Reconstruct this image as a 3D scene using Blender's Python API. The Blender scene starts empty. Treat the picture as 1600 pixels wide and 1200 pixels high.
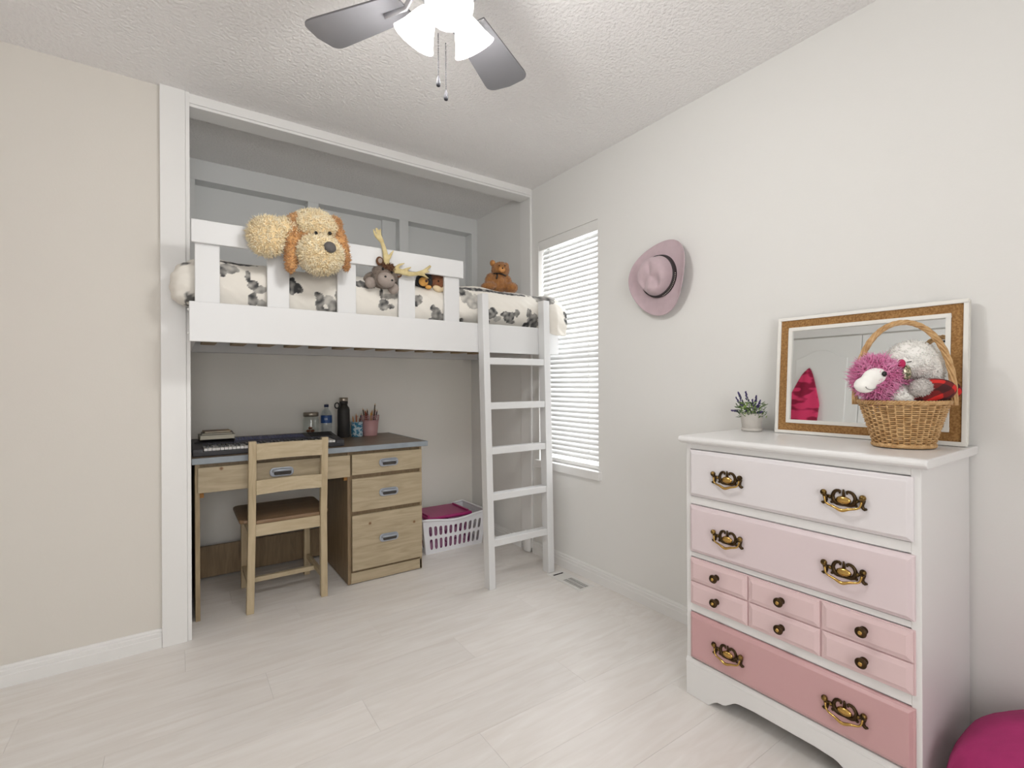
import bpy, math, random
import numpy as np
from mathutils import Vector, Matrix, noise

random.seed(7)
rng = np.random.default_rng(7)
scene = bpy.context.scene
COL = scene.collection
PI = math.pi

# ------------------------------------------------------------------ camera
CAM = Vector((-1.97546, -2.60136, 1.13419))
YAW, PITCH, ROLL, FPX = 0.605702, -0.000256, -0.004882, 757.64
F = Vector((math.sin(YAW) * math.cos(PITCH), math.cos(YAW) * math.cos(PITCH), math.sin(PITCH)))
R0 = Vector((math.cos(YAW), -math.sin(YAW), 0))
U0 = R0.cross(F)
RR = R0 * math.cos(ROLL) + U0 * math.sin(ROLL)
UU = -R0 * math.sin(ROLL) + U0 * math.cos(ROLL)
cd = bpy.data.cameras.new('camera')
cam = bpy.data.objects.new('camera', cd)
COL.objects.link(cam)
cd.sensor_fit = 'HORIZONTAL'
cd.sensor_width = 36.0
cd.lens = FPX / 1600.0 * 36.0
cd.clip_start = 0.02
M = Matrix(((RR.x, UU.x, -F.x, CAM.x), (RR.y, UU.y, -F.y, CAM.y), (RR.z, UU.z, -F.z, CAM.z), (0, 0, 0, 1)))
cam.matrix_world = M
scene.camera = cam

# ------------------------------------------------------------------ view, world, daylight
vs = scene.view_settings
vs.view_transform = 'Standard'
vs.look = 'None'
vs.gamma = 1.0
vs.exposure = 0.1
vs.use_curve_mapping = False
w = bpy.data.worlds.new('overcast_sky')
scene.world = w
w.use_nodes = True
bg = w.node_tree.nodes['Background']
bg.inputs[0].default_value = (0.93, 0.97, 1.0, 1)
bg.inputs[1].default_value = 2.2

def area(name, loc, rot, sx, sy, power, col=(1, 1, 1)):
    l = bpy.data.lights.new(name, 'AREA')
    l.shape = 'RECTANGLE'
    l.size, l.size_y = sx, sy
    l.energy = power
    l.color = col
    o = bpy.data.objects.new(name, l)
    COL.objects.link(o)
    o.location = loc
    o.rotation_euler = rot
    return o

# fill lamp at an added, unseen rear window; daylight through the small blind-covered window
area('added_rear_fill', (-2.0, -3.93, 1.42), (PI / 2, 0, 0), 1.1, 1.5, 18.5, (1, 0.995, 0.985))
area('daylight_side_window', (0.30, -0.35, 1.40), (0, PI / 2, 0), 1.5, 0.62, 24, (0.97, 0.985, 1))

# ------------------------------------------------------------------ materials
def lin(c):
    if isinstance(c, str):
        c = [int(c[i:i + 2], 16) for i in (0, 2, 4)]
    return tuple(((x / 255) / 12.92 if x / 255 <= .04045 else ((x / 255 + .055) / 1.055) ** 2.4) for x in c)

MATS = {}
def mat(name, col, rough=.55, metal=0, var=0, vscale=8, bump=0, bscale=60, stretch=(1, 1, 1), col2=None, spec=.5,
        emit=0, trans=0, alpha=1, sheen=0, coat=0, detail=4, ramp=(.35, .65), sub=0):
    if name in MATS:
        return MATS[name]
    m = bpy.data.materials.new(name)
    m.use_nodes = True
    nt = m.node_tree
    N, L = nt.nodes, nt.links
    b = N['Principled BSDF']
    c = lin(col)
    b.inputs['Base Color'].default_value = (*c, 1)
    b.inputs['Roughness'].default_value = rough
    b.inputs['Metallic'].default_value = metal
    b.inputs['Specular IOR Level'].default_value = spec
    b.inputs['Transmission Weight'].default_value = trans
    b.inputs['Alpha'].default_value = alpha
    b.inputs['Sheen Weight'].default_value = sheen
    b.inputs['Coat Weight'].default_value = coat
    if sub:
        b.inputs['Subsurface Weight'].default_value = sub
        b.inputs['Subsurface Radius'].default_value = (.01, .01, .01)
    if emit:
        b.inputs['Emission Color'].default_value = (*c, 1)
        b.inputs['Emission Strength'].default_value = emit
    tc = mp = None
    if var or col2 or bump:
        tc = N.new('ShaderNodeTexCoord')
        mp = N.new('ShaderNodeMapping')
        mp.inputs['Scale'].default_value = stretch
        L.new(tc.outputs['Object'], mp.inputs[0])
    if var or col2:
        n = N.new('ShaderNodeTexNoise')
        n.inputs['Scale'].default_value = vscale
        n.inputs['Detail'].default_value = detail
        L.new(mp.outputs[0], n.inputs['Vector'])
        r = N.new('ShaderNodeValToRGB')
        r.color_ramp.elements[0].position, r.color_ramp.elements[1].position = ramp
        d = lin(col2) if col2 else tuple(x * (1 - var) for x in c)
        r.color_ramp.elements[0].color = (*d, 1)
        r.color_ramp.elements[1].color = (*(c if col2 else tuple(min(1, x * (1 + var * .4)) for x in c)), 1)
        L.new(n.outputs['Fac'], r.inputs[0])
        L.new(r.outputs[0], b.inputs['Base Color'])
    if bump:
        n2 = N.new('ShaderNodeTexNoise')
        n2.inputs['Scale'].default_value = bscale
        n2.inputs['Detail'].default_value = 3
        L.new(mp.outputs[0], n2.inputs['Vector'])
        bp = N.new('ShaderNodeBump')
        bp.inputs['Strength'].default_value = bump
        bp.inputs['Distance'].default_value = .01
        L.new(n2.outputs['Fac'], bp.inputs['Height'])
        L.new(bp.outputs[0], b.inputs['Normal'])
    MATS[name] = m
    return m

def wood(name, c1, c2, axis='x', scale=9, rough=.5, knots=None, kscale=4):
    m = bpy.data.materials.new(name)
    m.use_nodes = True
    nt = m.node_tree
    N, L = nt.nodes, nt.links
    b = N['Principled BSDF']
    b.inputs['Roughness'].default_value = rough
    tc = N.new('ShaderNodeTexCoord')
    oi = N.new('ShaderNodeObjectInfo')
    add = N.new('ShaderNodeVectorMath')
    add.operation = 'ADD'
    mul = N.new('ShaderNodeVectorMath')
    mul.operation = 'MULTIPLY'
    mul.inputs[1].default_value = (13, 17, 11)
    L.new(oi.outputs['Random'], mul.inputs[0])
    L.new(tc.outputs['Object'], add.inputs[0])
    L.new(mul.outputs[0], add.inputs[1])
    mp = N.new('ShaderNodeMapping')
    s = {'x': (1, 8, 8), 'y': (8, 1, 8), 'z': (8, 8, 1)}[axis]
    mp.inputs['Scale'].default_value = s
    L.new(add.outputs[0], mp.inputs[0])
    n = N.new('ShaderNodeTexNoise')
    n.inputs['Scale'].default_value = scale
    n.inputs['Detail'].default_value = 5
    n.inputs['Distortion'].default_value = 1.2
    L.new(mp.outputs[0], n.inputs['Vector'])
    r = N.new('ShaderNodeValToRGB')
    r.color_ramp.elements[0].position = .3
    r.color_ramp.elements[1].position = .7
    r.color_ramp.elements[0].color = (*lin(c2), 1)
    r.color_ramp.elements[1].color = (*lin(c1), 1)
    L.new(n.outputs['Fac'], r.inputs[0])
    out = r.outputs[0]
    if knots:
        v = N.new('ShaderNodeTexVoronoi')
        v.inputs['Scale'].default_value = kscale
        v.voronoi_dimensions = '2D'
        sx_, cx_ = N.new('ShaderNodeSeparateXYZ'), N.new('ShaderNodeCombineXYZ')
        L.new(add.outputs[0], sx_.inputs[0]); L.new(sx_.outputs[0], cx_.inputs[0]); L.new(sx_.outputs[2], cx_.inputs[1])
        L.new(cx_.outputs[0], v.inputs['Vector'])
        r2 = N.new('ShaderNodeValToRGB')
        r2.color_ramp.elements[0].position = .012
        r2.color_ramp.elements[1].position = .035
        r2.color_ramp.elements[0].color = (1, 1, 1, 1)
        r2.color_ramp.elements[1].color = (0, 0, 0, 1)
        L.new(v.outputs['Distance'], r2.inputs[0])
        mx = N.new('ShaderNodeMix')
        mx.data_type = 'RGBA'
        L.new(r2.outputs[0], mx.inputs[0])
        L.new(out, mx.inputs[6])
        mx.inputs[7].default_value = (*lin(knots), 1)
        out = mx.outputs[2]
    L.new(out, b.inputs['Base Color'])
    bp = N.new('ShaderNodeBump')
    bp.inputs['Strength'].default_value = .08
    bp.inputs['Distance'].default_value = .005
    L.new(n.outputs['Fac'], bp.inputs['Height'])
    L.new(bp.outputs[0], b.inputs['Normal'])
    MATS[name] = m
    return m

# ------------------------------------------------------------------ mesh helpers
ORG = {}      # world origin of every object built here
def tag(o, label=None, cat=None, group=None, kind=None):
    if label: o['label'] = label
    if cat: o['category'] = cat
    if group: o['group'] = group
    if kind: o['kind'] = kind
    return o

def thing(name, loc, label, cat, group=None, kind=None):
    o = bpy.data.objects.new(name, None)
    COL.objects.link(o)
    o.location = loc
    o.empty_display_size = .05
    ORG[o] = Vector(loc)
    return tag(o, label, cat, group, kind)

class MB:
    def __init__(s):
        s.v, s.f, s.m, s.a = [], [], [], None
    def add(s, vs, fs, mi=0):
        k = len(s.v)
        s.v += [tuple(x) for x in vs]
        s.f += [tuple(i + k for i in f) for f in fs]
        s.m += [mi] * len(fs)
        return s
    def box(s, x0, x1, y0, y1, z0, z1, mi=0):
        x0, x1 = min(x0, x1), max(x0, x1)
        y0, y1 = min(y0, y1), max(y0, y1)
        z0, z1 = min(z0, z1), max(z0, z1)
        v = [(x, y, z) for z in (z0, z1) for y in (y0, y1) for x in (x0, x1)]
        return s.add(v, [(0, 2, 3, 1), (4, 5, 7, 6), (0, 1, 5, 4), (2, 6, 7, 3), (0, 4, 6, 2), (1, 3, 7, 5)], mi)
    def hexa(s, a, b, mi=0):
        """a, b: two quads (4 points each, same winding) joined into a solid"""
        return s.add(list(a) + list(b), [(3, 2, 1, 0), (4, 5, 6, 7), (0, 1, 5, 4), (1, 2, 6, 5), (2, 3, 7, 6), (3, 0, 4, 7)], mi)
    def tube(s, pts, r, n=8, closed=False, mi=0, flat=1.0, up=None):
        pts = [Vector(p) for p in pts]
        K = len(pts)
        rs = r if isinstance(r, (list, tuple)) else [r] * K
        vs, fs = [], []
        prev = None
        for i, p in enumerate(pts):
            if closed:
                t = (pts[(i + 1) % K] - pts[i - 1])
            else:
                t = pts[min(i + 1, K - 1)] - pts[max(i - 1, 0)]
            if t.length < 1e-9: t = Vector((0, 0, 1))
            t.normalize()
            if prev is None:
                a = Vector(up) if up else (Vector((0, 0, 1)) if abs(t.z) < .9 else Vector((1, 0, 0)))
            else:
                a = prev
            x = (a - t * a.dot(t))
            if x.length < 1e-6:
                x = t.orthogonal()
            x.normalize()
            y = t.cross(x)
            prev = x
            for j in range(n):
                q = 2 * PI * j / n
                vs.append(p + x * math.cos(q) * rs[i] + y * math.sin(q) * rs[i] * flat)
        for i in range(K if closed else K - 1):
            for j in range(n):
                a, b = i * n + j, i * n + (j + 1) % n
                c, d = ((i + 1) % K) * n + (j + 1) % n, ((i + 1) % K) * n + j
                fs.append((a, b, c, d))
        if not closed:
            fs.append(tuple(range(n - 1, -1, -1)))
            fs.append(tuple((K - 1) * n + j for j in range(n)))
        return s.add(vs, fs, mi)
    def lathe(s, prof, c, n=24, sx=1, sy=1, mi=0, mtx=None, cap=True):
        c = Vector(c)
        vs, fs = [], []
        for r, z in prof:
            for j in range(n):
                q = 2 * PI * j / n
                p = Vector((r * math.cos(q) * sx, r * math.sin(q) * sy, z))
                if mtx: p = mtx @ p
                vs.append(c + p)
        K = len(prof)
        for i in range(K - 1):
            for j in range(n):
                fs.append((i * n + j, i * n + (j + 1) % n, (i + 1) * n + (j + 1) % n, (i + 1) * n + j))
        if cap:
            if prof[0][0] > 1e-6: fs.append(tuple(range(n - 1, -1, -1)))
            if prof[-1][0] > 1e-6: fs.append(tuple((K - 1) * n + j for j in range(n)))
        return s.add(vs, fs, mi)
    def ell(s, c, r, nu=16, nv=10, rot=None, mi=0):
        c = Vector(c)
        if isinstance(r, (int, float)): r = (r, r, r)
        vs, fs = [], []
        for i in range(nv + 1):
            th = PI * i / nv
            for j in range(nu):
                ph = 2 * PI * j / nu
                p = Vector((r[0] * math.sin(th) * math.cos(ph), r[1] * math.sin(th) * math.sin(ph), r[2] * math.cos(th)))
                if rot: p = rot @ p
                vs.append(c + p)
        for i in range(nv):
            for j in range(nu):
                fs.append((i * nu + j, (i + 1) * nu + j, (i + 1) * nu + (j + 1) % nu, i * nu + (j + 1) % nu))
        return s.add(vs, fs, mi)
    def prism(s, poly, fn, c0, c1, mi=0):
        """poly of (a,b); fn(a,b,c) -> xyz; extruded from c0 to c1"""
        n = len(poly)
        vs = [fn(a, b, c0) for a, b in poly] + [fn(a, b, c1) for a, b in poly]
        fs = [tuple(range(n - 1, -1, -1)), tuple(range(n, 2 * n))]
        fs += [(i, (i + 1) % n, n + (i + 1) % n, n + i) for i in range(n)]
        return s.add(vs, fs, mi)
    def grid(s, nu, nv, fn, mi=0, cu=False, flip=False):
        vs = [fn(i / (nu - 1 if not cu else nu), j / (nv - 1)) for j in range(nv) for i in range(nu)]
        fs = []
        for j in range(nv - 1):
            for i in range(nu if cu else nu - 1):
                q = (j * nu + i, j * nu + (i + 1) % nu, (j + 1) * nu + (i + 1) % nu, (j + 1) * nu + i)
                fs.append(q[::-1] if flip else q)
        return s.add(vs, fs, mi)
    def mesh(s, name, mats, org, smooth=False):
        me = bpy.data.meshes.new(name)
        v = np.array(s.v, dtype=float) - np.array(org)
        me.from_pydata(v.tolist(), [], s.f)
        for m in (mats if isinstance(mats, (list, tuple)) else [mats]):
            me.materials.append(m)
        if len(me.materials) > 1:
            me.polygons.foreach_set('material_index', s.m)
        if smooth:
            me.polygons.foreach_set('use_smooth', [True] * len(me.polygons))
        me.update()
        return me
    def build(s, name, mats, parent=None, smooth=False, bevel=0, seg=2, fix=False, remesh=0, solid=0, subd=0, label=None, kind=None):
        if parent is not None:
            org = ORG[parent]
        else:
            a = np.array(s.v)
            lo, hi = a.min(0), a.max(0)
            org = Vector(((lo[0] + hi[0]) / 2, (lo[1] + hi[1]) / 2, lo[2]))
        me = s.mesh(name, mats, org, smooth)
        if fix:
            import bmesh
            bm = bmesh.new()
            bm.from_mesh(me)
            bmesh.ops.remove_doubles(bm, verts=bm.verts, dist=1e-6)
            bmesh.ops.recalc_face_normals(bm, faces=bm.faces)
            bm.to_mesh(me)
            bm.free()
        o = bpy.data.objects.new(name, me)
        COL.objects.link(o)
        ORG[o] = Vector(org)
        if parent is not None:
            o.parent = parent
        else:
            o.location = org
        if remesh:
            md = o.modifiers.new('merge', 'REMESH')
            md.mode = 'VOXEL'
            md.voxel_size = remesh
            md.use_smooth_shade = True
            sm = o.modifiers.new('relax', 'SMOOTH')
            sm.iterations = 4
        if solid:
            md = o.modifiers.new('thickness', 'SOLIDIFY')
            md.thickness = solid
            md.offset = 0
        if bevel:
            md = o.modifiers.new('bevel', 'BEVEL')
            md.width = bevel
            md.segments = seg
            md.limit_method = 'ANGLE'
            md.angle_limit = math.radians(40)
            md.harden_normals = False
        if subd:
            md = o.modifiers.new('subd', 'SUBSURF')
            md.levels = md.render_levels = subd
        return tag(o, label, kind=kind)

def copy_child(o, parent, loc):
    c = o.copy()
    COL.objects.link(c)
    c.parent = parent
    c.location = loc
    return c

def spline(P, n):
    P = [Vector(p) for p in P]
    Q = [P[0] * 2 - P[1]] + P + [P[-1] * 2 - P[-2]]
    out = []
    K = len(P) - 1
    for i in range(n):
        t = i / (n - 1) * K
        k = min(int(t), K - 1)
        u = t - k
        a, b, c, d = Q[k:k + 4]
        out.append(.5 * ((2 * b) + (c - a) * u + (2 * a - 5 * b + 4 * c - d) * u * u + (3 * b - a - 3 * c + d) * u ** 3))
    return out

def sstep(a, b, x):
    t = min(1, max(0, (x - a) / (b - a)))
    return t * t * (3 - 2 * t)

def roundrect(w, h, r, n=5):
    pts = []
    for cx, cy, a0 in ((w / 2 - r, h / 2 - r, 0), (-w / 2 + r, h / 2 - r, PI / 2), (-w / 2 + r, -h / 2 + r, PI), (w / 2 - r, -h / 2 + r, 1.5 * PI)):
        for i in range(n):
            a = a0 + PI / 2 * i / (n - 1)
            pts.append((cx + r * math.cos(a), cy + r * math.sin(a)))
    return pts

def fur(ells, count, length, width, seed=1, keep=None, wild=.5):
    """short strands on the outer surface of a union of ellipsoids [(centre, radii, rot)]"""
    g = np.random.default_rng(seed)
    E = []
    for c, r, rot in ells:
        if isinstance(r, (int, float)): r = (r, r, r)
        E.append((np.array(c, float), np.array(r, float), np.array(rot.to_3x3()) if rot else np.eye(3)))
    ar = np.array([(r[0] * r[1] + r[1] * r[2] + r[0] * r[2]) for _, r, _ in E])
    V, Fc = [], []
    for k, (c, r, Rm) in enumerate(E):
        n = int(count * ar[k] / ar.sum())
        d = g.normal(size=(n, 3))
        d /= np.linalg.norm(d, axis=1)[:, None]
        p = (d * r) @ Rm.T + c
        nn = (d / r) @ Rm.T
        nn /= np.linalg.norm(nn, axis=1)[:, None]
        ok = np.ones(n, bool)
        for j, (c2, r2, R2) in enumerate(E):
            if j != k:
                q = ((p - c2) @ R2) / r2
                ok &= (q * q).sum(1) > .97
        if keep is not None:
            ok &= keep(p)
        p, nn = p[ok], nn[ok]
        dirs = nn + g.normal(size=p.shape) * wild
        dirs /= np.linalg.norm(dirs, axis=1)[:, None]
        side = np.cross(dirs, g.normal(size=p.shape))
        side /= np.linalg.norm(side, axis=1)[:, None]
        s2 = np.cross(dirs, side)
        L = length * (0.6 + .6 * g.random((len(p), 1)))
        base = p - nn * length * .15
        bend = g.normal(size=p.shape) * length * .25
        mid = base + dirs * L * .6
        tip = base + dirs * L + bend
        for i in range(len(p)):
            k0 = len(V)
            V.extend([tuple(base[i] + side[i] * width), tuple(base[i] - side[i] * width * .5 + s2[i] * width * .87), tuple(base[i] - side[i] * width * .5 - s2[i] * width * .87),
                      tuple(mid[i] + side[i] * width * .8), tuple(mid[i] - side[i] * width * .4 + s2[i] * width * .7), tuple(mid[i] - side[i] * width * .4 - s2[i] * width * .7), tuple(tip[i])])
            Fc.extend([(k0, k0 + 1, k0 + 4, k0 + 3), (k0 + 1, k0 + 2, k0 + 5, k0 + 4), (k0 + 2, k0, k0 + 3, k0 + 5),
                       (k0 + 3, k0 + 4, k0 + 6), (k0 + 4, k0 + 5, k0 + 6), (k0 + 5, k0 + 3, k0 + 6)])
    m = MB()
    m.v, m.f, m.m = V, Fc, [0] * len(Fc)
    return m

def blob(ells, nu=20, nv=14):
    m = MB()
    for c, r, rot in ells:
        m.ell(c, r, nu, nv, rot)
    return m

# ------------------------------------------------------------------ shared materials
WALL = mat('wall_paint_dimmed', (224, 219, 211), .75, bump=.03, bscale=180)  # same paint as the right wall; weaker light on the left put into colour
WALLW = mat('wall_paint_right', (235, 234, 231), .75, bump=.03, bscale=180)
CEIL = mat('ceiling_stucco', (245, 243, 242), .9, bump=.9, bscale=75)
TRIM = mat('white_trim_paint', (238, 237, 235), .38)
BEDW = mat('white_bed_paint', (226, 226, 226), .35)
WAIN = mat('panel_paint', (226, 227, 226), .5)
BLACK = mat('black_gap', (25, 23, 22), .8)

# ------------------------------------------------------------------ the room
H = 2.44
XO, YR = -3.2, -3.98                    # opposite wall, rear wall
def struct(name, mb, m, label, cat='wall', **k):
    o = mb.build(name, m, **k)
    return tag(o, label, cat, kind='structure')

# floor: slab with laid planks
FL = mat('floor_slab', (150, 140, 130), .8)
floor = struct('floor', MB().box(XO - .1, .1, YR - .1, .9, -.06, -.012), FL, 'whitewashed laminate plank floor', 'floor')
PL = bpy.data.materials.new('whitewashed_laminate')
PL.use_nodes = True
def plank_material(m):
    N, L = m.node_tree.nodes, m.node_tree.links
    b = N['Principled BSDF']
    tc, oi = N.new('ShaderNodeTexCoord'), N.new('ShaderNodeObjectInfo')
    mul = N.new('ShaderNodeVectorMath'); mul.operation = 'MULTIPLY'; mul.inputs[1].default_value = (31, 17, 7)
    add = N.new('ShaderNodeVectorMath'); add.operation = 'ADD'
    L.new(oi.outputs['Random'], mul.inputs[0]); L.new(tc.outputs['Object'], add.inputs[0]); L.new(mul.outputs[0], add.inputs[1])
    mp = N.new('ShaderNodeMapping'); mp.inputs['Scale'].default_value = (1.2, 9, 1)
    L.new(add.outputs[0], mp.inputs[0])
    n = N.new('ShaderNodeTexNoise'); n.inputs['Scale'].default_value = 3.2; n.inputs['Detail'].default_value = 6; n.inputs['Distortion'].default_value = .8
    L.new(mp.outputs[0], n.inputs['Vector'])
    r = N.new('ShaderNodeValToRGB')
    r.color_ramp.elements[0].position, r.color_ramp.elements[1].position = .3, .72
    r.color_ramp.elements[0].color = (*lin((231, 225, 219)), 1)
    r.color_ramp.elements[1].color = (*lin((241, 237, 233)), 1)
    L.new(n.outputs['Fac'], r.inputs[0])
    hsv = N.new('ShaderNodeHueSaturation')
    mr = N.new('ShaderNodeMapRange'); mr.inputs[3].default_value = .965; mr.inputs[4].default_value = 1.02
    L.new(oi.outputs['Random'], mr.inputs[0]); L.new(mr.outputs[0], hsv.inputs['Value']); L.new(r.outputs[0], hsv.inputs['Color'])
    L.new(hsv.outputs[0], b.inputs['Base Color'])
    b.inputs['Roughness'].default_value = .4
    b.inputs['Specular IOR Level'].default_value = .5
    bp = N.new('ShaderNodeBump'); bp.inputs['Strength'].default_value = .04; bp.inputs['Distance'].default_value = .004
    L.new(n.outputs['Fac'], bp.inputs['Height']); L.new(bp.outputs[0], b.inputs['Normal'])
plank_material(PL)
PW, PLN = .192, 1.2
pm = MB().box(-PLN / 2, PLN / 2, -PW / 2, PW / 2, -.012, -.0001).mesh('plank', PL, (0, 0, 0))
row = 0
y = .87 - PW / 2
while y > YR:
    off = (row * .47) % PLN
    x = XO - off
    while x < .05:
        x0, x1 = max(x, XO - .05), min(x + PLN, .05)
        if x1 - x0 > .02:
            o = bpy.data.objects.new('plank', pm)
            COL.objects.link(o)
            o.parent = floor
            o.location = Vector(((x0 + x1) / 2, y, 0)) - ORG[floor]
            o.scale = ((x1 - x0 - .0006) / PLN, (PW - .0006) / PW, 1)
        x += PLN
    y -= PW
    row += 1

struct('ceiling', MB().box(XO - .1, .1, YR - .1, .9, H, H + .08), CEIL, 'white stucco ceiling', 'ceiling')
struct('wall_left', MB().box(XO - .1, -2.0, .004, .11, 0, H), WALL, 'plain off-white wall left of the alcove')
# right wall with window opening
WY0, WY1, WZ0, WZ1 = -.612, -.064, .628, 2.072
mb = MB()
mb.box(0, .13, YR, WY0, 0, H).box(0, .13, WY1, .9, 0, H).box(0, .13, WY0, WY1, 0, WZ0).box(0, .13, WY0, WY1, WZ1, H)
struct('wall_right', mb, WALLW, 'white wall with narrow window and hanging hat')
wb = struct('wall_back', MB().box(-2.05, .0, .83, .9, 0, H), mat('alcove_paint_lifted', (242, 239, 232), .75), 'alcove back wall with white board panelling above the bed')  # wall paint lightened in colour to make up for missing bounce light in the alcove
struct('wall_alcove', MB().box(-2.0, -1.926, .004, .83, 0, H), WALLW, 'left side wall inside the alcove')
# rear wall with an added window opening for fill light, opposite wall
mb = MB()
RX0, RX1, RZ0, RZ1 = -2.6, -1.4, .67, 2.17
mb.box(XO, RX0, YR - .1, YR, 0, H).box(RX1, .1, YR - .1, YR, 0, H).box(RX0, RX1, YR - .1, YR, 0, RZ0).box(RX0, RX1, YR - .1, YR, RZ1, H)
struct('wall_rear', mb, WALL, 'wall behind the photographer with an added window opening')
struct('wall_opposite', MB().box(XO - .1, XO, YR, 0, 0, H), WALL, 'wall facing the dresser, seen in the mirror')

# frame of the added, unseen rear window
w2 = thing('added_rear_window', ((RX0 + RX1) / 2, YR - .05, RZ0), 'white window added behind the photographer for fill light', 'window', kind='structure')
mb = MB()
for a, b_ in ((RX0, RX0 + .05), (RX1 - .05, RX1), (-2.025, -1.975)):
    mb.box(a, b_, YR - .08, YR - .03, RZ0, RZ1)
mb.box(RX0, RX1, YR - .08, YR - .03, RZ0, RZ0 + .05).box(RX0, RX1, YR - .08, YR - .03, RZ1 - .05, RZ1)
mb.build('window_frame', TRIM, w2)

# board panelling on the alcove back wall
def board(name, *b, parent=wb, m=WAIN, bevel=.0015):
    return MB().box(*b).build(name, m, parent, bevel=bevel)
FY = .728
board('panel_rail', -1.926, -.001, FY, .83, 2.322, H)
for x0, x1 in ((-1.926, -1.882), (-1.27, -1.204), (-.648, -.58), (-.052, -.001)):
    board('panel_stile', x0, x1, FY, .83, 1.33, 2.322)
for x0, x1 in ((-1.882, -1.27), (-1.204, -.648), (-.58, -.052)):
    board('panel_sheet', x0, x1, .824, .83, 1.33, 2.322)
board('panel_stile', -.75, -.648, .800, .824, 1.33, 2.322)
board('ledger_board', -1.926, -.001, .725, .83, 1.33, 1.40, m=TRIM)

# posts and header framing the alcove
t1 = struct('trim_1', MB().box(-2.03, -1.938, -.018, .004, 0, H), TRIM, 'wide white post board left of the alcove', 'trim', bevel=.002)
MB().box(-1.938, -1.922, -.012, .10, 0, H).build('jamb_board', TRIM, t1, bevel=.002)
t2 = struct('trim_2', MB().box(-1.938, -.016, -.004, .018, 2.398, H), TRIM, 'white header board over the alcove', 'trim', bevel=.002)
MB().box(-1.922, -.016, .002, .115, 2.385, 2.398).build('soffit_board', TRIM, t2, bevel=.002)
t3 = struct('trim_3', MB().box(-.018, -.0005, 0, .022, .03, H), TRIM, 'narrow white trim strip at the right of the alcove', 'trim', bevel=.004)
MB().box(-.012, -.0005, .022, .125, .03, H).build('jamb_board', TRIM, t3, bevel=.003)
poly = [(-.012, .0), (.125, .0), (.125, .06), (-.012, .06)]
mb = MB()
mb.lathe([(.0, 0), (.034, .002), (.040, .012), (.040, .03), (.034, .09), (.02, .14)], (-.022, .05, 0.0), 20, .5, 1)
mb.build('post_foot', TRIM, t3, smooth=True)

# baseboards with a moulded profile
BB = [(0, 0), (.016, 0), (.016, .044), (.013, .047), (.013, .062), (.009, .066), (.009, .072), (.005, .079), (0, .080)]
def bboard(name, fn, c0, c1, label):
    struct(name, MB().prism(BB, fn, c0, c1), TRIM, label, 'baseboard', fix=True)
bboard('baseboard_left', lambda a, b, c: (c, .004 - a, b), XO, -2.031, 'moulded white baseboard along the left wall')
bboard('baseboard_right', lambda a, b, c: (-a, c, b), YR, -.002, 'moulded white baseboard along the right wall')
bboard('baseboard_alcove', lambda a, b, c: (-a, c, b), .13, .83, 'white baseboard inside the alcove on the right')
bboard('baseboard_back', lambda a, b, c: (c, .83 - a, b), -1.926, -.017, 'white baseboard along the alcove back wall')
bboard('baseboard_opposite', lambda a, b, c: (XO + a, c, b), YR, -1.55, 'white baseboard below the opposite wall')

# closet doors on the opposite wall (seen in the mirror)
DW = mat('door_paint', (240, 240, 238), .35)
def door(name, y0, y1, label):
    d = MB().box(XO, XO + .03, y0, y1, .012, 2.085)
    o = struct(name, d, DW, label, 'door', bevel=.003)
    yc, hw = (y0 + y1) / 2, (y1 - y0) / 2 - .1
    def panel(z0, z1, arch):
        pts = [(-hw, z0), (hw, z0), (hw, z1)]
        if arch:
            for i in range(1, 12):
                q = i / 12
                pts.append((hw - 2 * hw * q, z1 + .085 * math.sin(PI * q) ** 1.6))
        pts.append((-hw, z1))
        MB().prism(pts, lambda a, b, c: (XO + .03 + c, yc + a, b), -.004, .009).build('door_panel', DW, o, bevel=.007, fix=True)
    panel(1.08, 1.88, True)
    panel(.2, .95, False)
    return o
door('door_1', -.785, -.13, 'white arched-panel closet door nearest the alcove')
d2 = door('door_2', -1.445, -.79, 'white arched-panel closet door farther from the alcove')
mb = MB()
mb.box(XO, XO + .02, -1.53, -1.45, 0, 2.18).box(XO, XO + .02, -.125, -.045, 0, 2.18).box(XO, XO + .02, -1.53, -.045, 2.10, 2.18)
struct('trim_4', mb, TRIM, 'white casing around the closet doors', 'trim', bevel=.004)
hk = thing('door_hook', (XO + .031, -1.36, 1.95), 'small black hook on the closet door reflected in the mirror', 'hook')
MB().tube([(XO + .031, -1.36, 1.985), (XO + .045, -1.36, 1.985), (XO + .045, -1.36, 1.94), (XO + .06, -1.36, 1.94)], .005, 8).build('hook_arm', BLACK, hk)
MB().box(XO + .0305, XO + .034, -1.40, -1.32, 1.975, 1.99).build('hook_plate', BLACK, hk)

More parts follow.
